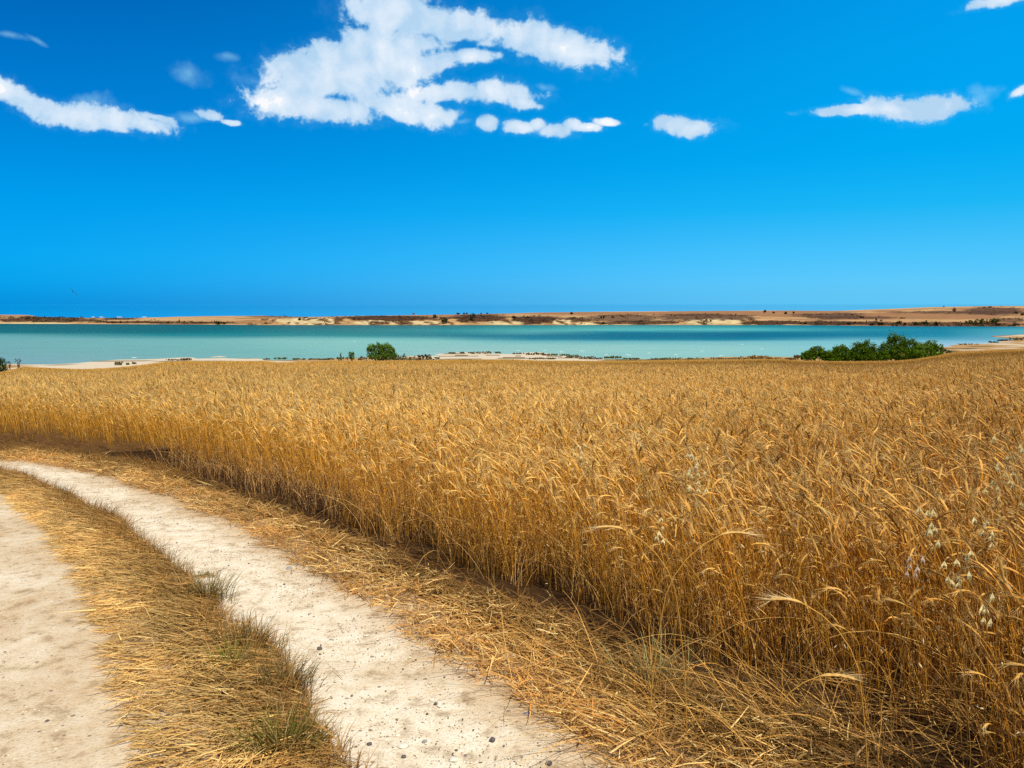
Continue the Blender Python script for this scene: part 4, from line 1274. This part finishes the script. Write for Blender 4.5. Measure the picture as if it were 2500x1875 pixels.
# bushes and trees far across the lagoon: (x, base row, half width, height px, kind, label)
FB = [(412, 788, 5, 4, 'g', 'single small dark bush at the far left waterline'), (534, 792, 11, 8, 'g', 'wide dark green bush at the far waterline left of the bluffs'), (550, 791, 7, 5, 'g', 'small bush touching the wide one at the far waterline'), (734, 782, 4, 6, 'd', 'lone dark bush above the left end of the pale bluffs'),
      (1060, 777, 8, 9, 'g', 'dark bush on the far crest above the dark bluff, left of the lower green one'), (1079, 789, 12, 15, 'g', 'large green bush running down the middle gully'), (1118, 768, 6, 5, 'd', 'flat-topped tree on the far skyline, left of the close pair'),
      (1134, 768, 3, 6, 'd', 'left tree of the close pair on the far skyline'), (1142, 768, 4, 5, 'd', 'right tree of the close pair on the far skyline'), (1155, 783, 8, 17, 'g', 'tall dark bush standing on the slope under the skyline trees'),
      (1173, 767, 2, 3, 'd', 'tiny tree on the skyline, left of two specks'), (1186, 767, 3, 4, 'd', 'tiny tree on the skyline, right of two specks'), (1257, 776, 6, 5, 'd', 'dark bush at the upper edge of the dark bluff'), (1290, 776, 5, 3, 'd', 'low dark bush right of the one on the dark bluff edge'),
      (1393, 768, 5, 7, 'd', 'isolated round dark bush in the bare far field'), (1471, 777, 3, 6, 'd', 'left of two small bushes in the far mid field'), (1477, 777, 3, 7, 'd', 'right of two small bushes in the far mid field'), (1495, 776, 3, 4, 'd', 'low bush right of the two in the far mid field'),
      (1478, 791, 8, 5, 'g', 'green bush at the far waterline right of the middle bluffs'), (1868, 764, 5, 8, 'd', 'round dark tree on the right skyline'), (1886, 765, 4, 5, 'd', 'smaller tree right of the round skyline tree'), (1917, 767, 5, 7, 'd', 'dark bush below the right skyline, third of four'),
      (1937, 766, 4, 5, 'd', 'dark bush below the right skyline, last of four'), (1970, 792, 4, 6, 'g', 'small green bush at the far waterline above the open water'), (2075, 793, 7, 5, 'd', 'dark bush at the far waterline left of the long hedge'), (2100, 777, 7, 6, 'g', 'green bush in the middle of the dark far slope'),
      (2130, 794, 9, 5, 'd', 'left end of the long dark hedge at the far waterline'), (2149, 793, 12, 7, 'g', 'wide middle bush of the long hedge at the far waterline'), (2196, 791, 7, 8, 'd', 'left of two rounded bushes on the right far waterline'), (2211, 793, 5, 6, 'd', 'right of two rounded bushes on the right far waterline'),
      (2236, 793, 10, 7, 'g', 'left half of the wide green bushes by the far waterline'), (2260, 792, 11, 8, 'g', 'right half of the wide green bushes by the far waterline'), (2284, 795, 8, 9, 'g', 'round green bush right of the wide green bushes'), (2200, 777, 7, 3, 'd', 'flat shrub in the pale fields above the two rounded bushes'),
      (2327, 761, 6, 10, 'd', 'solitary dark tree high in the right far field'), (2402, 751, 5, 3, 'd', 'left of two trees on the far right skyline'), (2417, 751, 5, 4, 'd', 'right of two trees on the far right skyline'), (2302, 750, 3, 3, 'd', 'tiny bush on the skyline above the solitary tree'),
      (2366, 790, 12, 9, 'v', 'left bush of the green grove at the far right'), (2392, 790, 16, 13, 'v', 'middle and widest bush of the green grove at the far right'), (2424, 790, 16, 14, 'v', 'right bush of the green grove at the far right'), (2380, 794, 10, 6, 'v', 'low green bush in front of the grove at the far right'),
      (2480, 767, 5, 7, 'g', 'green bush near the right edge on the far slope'), (2494, 770, 6, 8, 'g', 'green bush cut by the right edge on the far slope'), (2440, 796, 10, 5, 'd', 'dark bush at the waterline right of the green grove'), (2480, 798, 14, 5, 'g', 'wide low bush at the far right waterline')]
BC = {'g': (.050, .060, .022), 'd': (.045, .038, .022), 'v': (.055, .095, .020)}
for px, pb, hw, hp, kc, lab in FB:
    ix = np.interp(px, cx, np.arange(nc))
    j = int(round(ix))
    rr_ = ROW[:int(NR * .91), j]
    i = int(np.argmin(np.abs(rr_ - min(pb, 795)) + np.arange(len(rr_)) * .002))
    X_, Y_, Z_ = float(FX[i, j]), float(FY[i, j]), float(FZ[i, j])
    k = Y_ / 804 * .4096
    h_ = max(hp * k, .8)
    hwm = max(hw * k, .5)
    lb = [(R.uniform(-.45, .45) * hwm, R.uniform(-.3, .3) * hwm, h_ * R.uniform(.40, .60), hwm * R.uniform(.5, .75), h_ * R.uniform(.38, .5)) for _ in range(2 if hw < 6 else 4)]
    tr_ = 'tree' in lab.split() and 'bush' not in lab.split()
    shrub('far_tree' if tr_ else 'far_bush', (X_, Y_, Z_ - .1), lb, 300 + hw * 40, .30, BC[kc], lab, 'tree' if tr_ else 'bush', 'trees on the far shore' if tr_ else 'bushes on the far shore', 2)

# heathery scrub that darkens the far slopes and the waterline
geo = Geo()
lum = fc_[..., 0]
ii, jj = np.nonzero((lum < .24) & (qq * np.ones_like(lum) < .9) & (qq * np.ones_like(lum) > .03) & (CXX > -100) & (CXX < 2600))
pk = R.integers(0, len(ii), 3400)
px_, py_, pz_ = FX[ii[pk], jj[pk]] + R.uniform(-1.2, 1.2, len(pk)), FY[ii[pk], jj[pk]] + R.uniform(-1, 1, len(pk)), FZ[ii[pk], jj[pk]]
sz0 = R.gamma(2.2, .17, len(pk)) + .12
pts = np.stack([px_, py_, pz_], -1)[:, None] + R.normal(0, 1, (len(pk), 9, 3)) * sz0[:, None, None] * np.array([.8, .6, .35]) + np.array([0, 0, .25])
n = len(pk) * 9; pts = pts.reshape(-1, 3); szz = np.repeat(sz0, 9)[:, None] * .45
a = R.normal(0, 1, (n, 3)); a /= np.linalg.norm(a, axis=1)[:, None]
b = np.cross(a, R.normal(0, 1, (n, 3))); b /= np.linalg.norm(b, axis=1)[:, None]
cs = np.where(R.random((len(pk), 1)) < .3, np.array([.060, .062, .020]), np.array([.075, .045, .026])) * R.uniform(.6, 1.5, (len(pk), 1))
geo.add(np.stack([pts - a * szz, pts + b * szz * .6, pts + a * szz, pts - b * szz * .6], 1), [(0, 1, 2, 3)], np.repeat(cs, 9, 0))
o = geo.build('far_scrub', M_leaf)
tag(o, 'dark heathery scrub covering the far slopes and waterline', 'scrub', kind='stuff')

# small hut-like lookout on the far skyline
ix = int(round(np.interp(1014, cx, np.arange(nc))))
X_, Y_ = float(uc[ix] * ysk[ix]), float(ysk[ix]); Z_ = float(zsk[ix])
root = bpy.data.objects.new('lookout_hut', None); COL.objects.link(root); root.location = (X_, Y_ - 4, Z_ - .2)
tag(root, 'tiny dark hut on posts standing on the far skyline above the bluffs', 'hut')
M_wood, Nw, bw = new_mat('weathered_wood')
Nw.t.links.new(Nw.mix(Nw.noise(Nw.n('ShaderNodeTexCoord').outputs['Object'], 3, 3), (.10, .09, .08), (.2, .17, .13)), bw.inputs['Base Color'])


def box_mesh(name, x0, x1, y0, y1, z0, z1, mat, parent):
    bm = bmesh.new()
    bmesh.ops.create_cube(bm, size=1)
    for v in bm.verts: v.co = Vector((x0 + (v.co.x + .5) * (x1 - x0), y0 + (v.co.y + .5) * (y1 - y0), z0 + (v.co.z + .5) * (z1 - z0)))
    bmesh.ops.bevel(bm, geom=list(bm.edges), offset=.03, segments=1, affect='EDGES')
    me = bpy.data.meshes.new(name); bm.to_mesh(me); bm.free(); me.materials.append(mat)
    o = bpy.data.objects.new(name, me); COL.objects.link(o); o.parent = parent
    return o


for sx in (-.8, .8):
    for sy in (-.6, .6): box_mesh('post', sx - .1, sx + .1, sy - .1, sy + .1, -.3, 1.0, M_wood, root)
box_mesh('cabin', -1.0, 1.0, -.8, .8, 1.0, 2.1, M_wood, root)
box_mesh('roof', -1.25, 1.25, -1.05, 1.05, 2.1, 2.3, M_wood, root)

# surf breaking on the sea side of the low spit
geo = Geo()
for a0, a1, rw in ((222, 230, 775.6), (240, 252, 774.8), (284, 297, 775.6), (346, 357, 775.4)):
    yy_ = 760.0
    z_ = CAMH - float(row_t(rw)) * yy_
    n_ = 24
    for s0 in np.linspace(a0, a1, n_)[:-1]:
        if a1 - a0 > 100 and R.random() < .85: continue
        w_ = (a1 - a0) / n_ * 1.2
        xa, xb = float(col_u(s0, rw)) * yy_, float(col_u(s0 + w_, rw)) * yy_
        hh2 = R.uniform(-.1, .05)
        V = np.array([(xa, yy_, WATER_Z - .3), (xb, yy_, WATER_Z - .3), (xb, yy_ + 1.5, WATER_Z + hh2 + .1), (xa, yy_ + 1.5, WATER_Z + hh2), (xb, yy_ + 5, WATER_Z - .3), (xa, yy_ + 5, WATER_Z - .3)])
        geo.add(V, [(0, 1, 2, 3), (3, 2, 4, 5)], (.85, .88, .9))
M_foam = col_mat('foam', .8, .1)
o = geo.build('surf', M_foam)
tag(o, 'white surf breaking beyond the low land at far left', 'surf', kind='stuff')
# little whitecaps on the lagoon near the point
geo = Geo()
WCp = [(1370, 858), (1374, 860), (1420, 857), (1424, 857), (1266, 856), (1330, 856), (1538, 867), (1532, 866), (1714, 857), (1812, 841), (1860, 852), (1650, 866), (865, 834), (330, 873), (325, 874), (1585, 862), (1760, 868), (1480, 866)]
for px, py in WCp:
    yy_ = 12.0 / float(row_t(py)); x0 = float(col_u(px, py)) * yy_
    w_, l_ = R.uniform(.3, .8), R.uniform(.12, .25)
    V = np.array([(x0 - w_, yy_, WATER_Z + .02), (x0, yy_ - l_, WATER_Z + .02), (x0 + w_, yy_, WATER_Z + .02), (x0, yy_ + l_, WATER_Z + .02), (x0, yy_, WATER_Z + .07)])
    geo.add(V, [(0, 1, 4), (1, 2, 4), (2, 3, 4), (3, 0, 4)], (.82, .86, .86))
o = geo.build('whitecaps', M_foam)
tag(o, 'scattered small whitecaps on the turquoise shallows', 'waves', kind='stuff')


# ------------------------------------------------------------------ wild oats and pale heads standing out of the crop
M_oat = col_mat('oat_husk', .5, .3, .3)


def oat(px, py, Y, hgt, nsp, spread, label, c=(1.0, .90, .52)):
    """panicle whose middle shows at photo pixel px,py at distance Y"""
    x, y, zc = at_px(px, py, Y)
    zg = float(ground_z(x, y))
    root = bpy.data.objects.new('wild_oat', None); COL.objects.link(root); root.location = (x, y, zg)
    tag(root, label, 'wild oat', 'wild oats among the wheat')
    top = zc - zg + spread * .9
    g1 = Geo(); g2 = Geo()
    lx, ly = R.uniform(-.14, .14), R.uniform(0, .12)
    P = np.array([(lx, ly, 0), (lx * .8, ly * .7, top * .35), (lx * .3, ly * .25, top * .7), (0.0, 0, top)])
    V, F = tube(P, [.0014, .0013, .0011, .0007], 4)
    g1.add(V, F, (.60, .36, .10))
    for k in range(nsp):
        zz = top - spread * 1.9 * (k + .5) / nsp
        a = R.uniform(0, 2 * PI); r_ = spread * R.uniform(.15, .75)
        e = np.array([r_ * math.cos(a), r_ * math.sin(a) * .8, zz + R.uniform(.0, .03)])
        V, F = ribbon([(0, 0, zz), e * (.7, .7, 1) + (0, 0, .012), e], [.0006] * 3, (0, .7, .7))
        g1.add(V, F, (.70, .52, .26))
        # two husks opening downwards
        for s_ in (-1, 1):
            ln = R.uniform(.022, .032); wd = .0040
            t_ = e + np.array([s_ * R.uniform(.003, .012), R.normal(0, .004), -ln])
            mdl = (e + t_) / 2
            Vh = np.array([e, mdl + (wd, 0, 0), t_, mdl - (wd, 0, 0), mdl + (0, wd, 0), mdl - (0, wd, 0)])
            g2.add(Vh, [(0, 1, 4), (1, 2, 4), (2, 3, 4), (3, 0, 4), (0, 5, 1), (1, 5, 2), (2, 5, 3), (3, 5, 0)], np.array(c) * R.uniform(.8, 1.1))
    g1.build('stem', M_oat, root)
    g2.build('husks', M_oat, root)


oat(1695, 1155, 3.3, .8, 16, .085, 'white-husked wild oat in the middle of the right half of the wheat')
oat(1412, 1110, 4.6, .8, 10, .07, 'small pale wild oat left of the white-husked one, near the wheat tops')
oat(2470, 1150, 2.6, .9, 20, .11, 'largest yellow wild oat head at the right edge of the picture', (.88, .76, .38))
oat(2272, 1280, 2.5, .8, 8, .06, 'wild oat with a few bright husks below the dark wheat tops at right')
oat(2405, 1300, 2.4, .8, 6, .05, 'sparse wild oat just left of the right picture edge')
oat(2340, 1395, 2.2, .8, 9, .06, 'drooping wild oat with a diagonal row of husks at lower right')
oat(2240, 1385, 2.4, .7, 6, .05, 'faint pinkish wild oat left of the drooping one', (.78, .62, .48))
oat(1550, 1075, 5.2, .8, 8, .06, 'distant pale wild oat above the white-husked one')
oat(2412, 1500, 2.1, .7, 5, .04, 'lowest wild oat with two pale husks at lower right')
oat(1620, 1300, 3.1, .8, 5, .045, 'sparse wild oat over the bright arching wheat heads')


def big_head(px, py, Y, yaw, label):
    """one conspicuous arching wheat stalk whose head shows at the pixel"""
    x, y, zc = at_px(px, py, Y)
    zg = float(ground_z(x, y))
    hgt_ = zc - zg
    root = bpy.data.objects.new('wheat_stalk', None); COL.objects.link(root); root.location = (x, y, zg)
    root.rotation_euler = (0, 0, yaw)
    tag(root, label, 'wheat stalk', 'pale arching wheat stalks')
    P = [np.array([-.10, 0, 0.])]; a = .02
    nseg = 12; L_ = hgt_ * 1.02
    for k in range(nseg):
        P.append(P[-1] + L_ / nseg * np.array([math.sin(a), 0, math.cos(a)]))
        a += .02 if k < 7 else .22
    V, F = tube(np.array(P), [.0018] * (nseg + 1), 4)
    g1 = Geo(); g1.add(V, F, (.72, .42, .09)); g1.build('stem', M_wheat, root)
    E_ = [P[-1]]
    for k in range(9):
        E_.append(E_[-1] + .011 * np.array([math.sin(a), 0, math.cos(a)])); a += .07
    V, F = tube(np.array(E_), [.002] + [.0055 if k % 2 else .004 for k in range(8)] + [.0012], 6, 1.2)
    g2 = Geo(); g2.add(V, F, (.86, .56, .18)); ear = g2.build('ear', M_wheat, root)
    g3 = Geo()
    for k in range(22):
        i_ = R.integers(1, 9); p = E_[i_]; d = E_[min(i_ + 1, 9)] - E_[i_ - 1]; d /= np.linalg.norm(d)
        d = d + R.normal(0, .2, 3); d /= np.linalg.norm(d)
        s_ = np.cross(d, R.normal(0, 1, 3)); s_ /= np.linalg.norm(s_)
        g3.add(np.array([p - s_ * .0009, p + s_ * .0009, p + d * R.uniform(.06, .10)]), [(0, 1, 2)], (.90, .70, .36))
    g3.build('awns', M_wheat, ear)


big_head(1622, 1248, 2.85, PI, 'bright arching wheat stalk with its pale head bent left, middle of the front')
big_head(1660, 1262, 2.8, 0, 'bright wheat stalk with its pale head bent right, beside the left-bending one')
big_head(2060, 1432, 2.35, PI * .95, 'tall arching pale stalk with head bent left in the lower right wheat')
big_head(1950, 1610, 2.3, -.3, 'pale stalk with drooping head low over the dark hollow')

# ------------------------------------------------------------------ bird
bx_, by_, bz_ = at_px(178, 712, 85.0)
root = bpy.data.objects.new('gull', None); COL.objects.link(root); root.location = (bx_, by_, bz_)
root.rotation_euler = (math.radians(8), math.radians(48), math.radians(20))
tag(root, 'small dark bird gliding over the lagoon at far left', 'bird')
M_bird, Nbd, bbd = new_mat('dark_plumage')
Nbd.t.links.new(Nbd.mix(Nbd.noise(Nbd.n('ShaderNodeTexCoord').outputs['Object'], 8, 3), (.015, .025, .035), (.03, .04, .05)), bbd.inputs['Base Color'])
bm = bmesh.new()
prof = [(-.24, .008, .004), (-.18, .045, .012), (-.10, .035, .035), (0, .05, .05), (.10, .048, .046), (.16, .03, .032), (.20, .034, .034), (.235, .022, .022), (.27, .006, .006)]
rings = []
for yy_, rx, rz in prof:
    rings.append([bm.verts.new((rx * math.cos(2 * PI * k / 10), yy_, rz * math.sin(2 * PI * k / 10))) for k in range(10)])
for a, b in zip(rings[:-1], rings[1:]):
    for k in range(10): bm.faces.new((a[k], a[(k + 1) % 10], b[(k + 1) % 10], b[k]))
bm.faces.new(rings[0][::-1]); bm.faces.new(rings[-1])
me = bpy.data.meshes.new('body'); bm.to_mesh(me); bm.free(); me.materials.append(M_bird)
o = bpy.data.objects.new('body', me); COL.objects.link(o); o.parent = root
for sgn in (-1, 1):
    bm = bmesh.new()
    sec = [(.02, -.06, .09, .02, .018), (.18, -.04, .10, .07, .014), (.34, -.08, .05, .08, .010), (.50, -.14, -.03, .03, .006), (.58, -.17, -.12, .0, .002)]
    rr2 = []
    for X1, ya, yb, zz, th in sec:
        rr2.append([bm.verts.new(p) for p in ((sgn * X1, ya, zz), (sgn * X1, (ya + yb) / 2, zz + th), (sgn * X1, yb, zz), (sgn * X1, (ya + yb) / 2, zz - th * .5))])
    for a, b in zip(rr2[:-1], rr2[1:]):
        for k in range(4): bm.faces.new((a[k], a[(k + 1) % 4], b[(k + 1) % 4], b[k]))
    bm.faces.new(rr2[0]); bm.faces.new(rr2[-1])
    bmesh.ops.recalc_face_normals(bm, faces=bm.faces)
    me = bpy.data.meshes.new('wing'); bm.to_mesh(me); bm.free(); me.materials.append(M_bird)
    o = bpy.data.objects.new('wing', me); COL.objects.link(o); o.parent = root
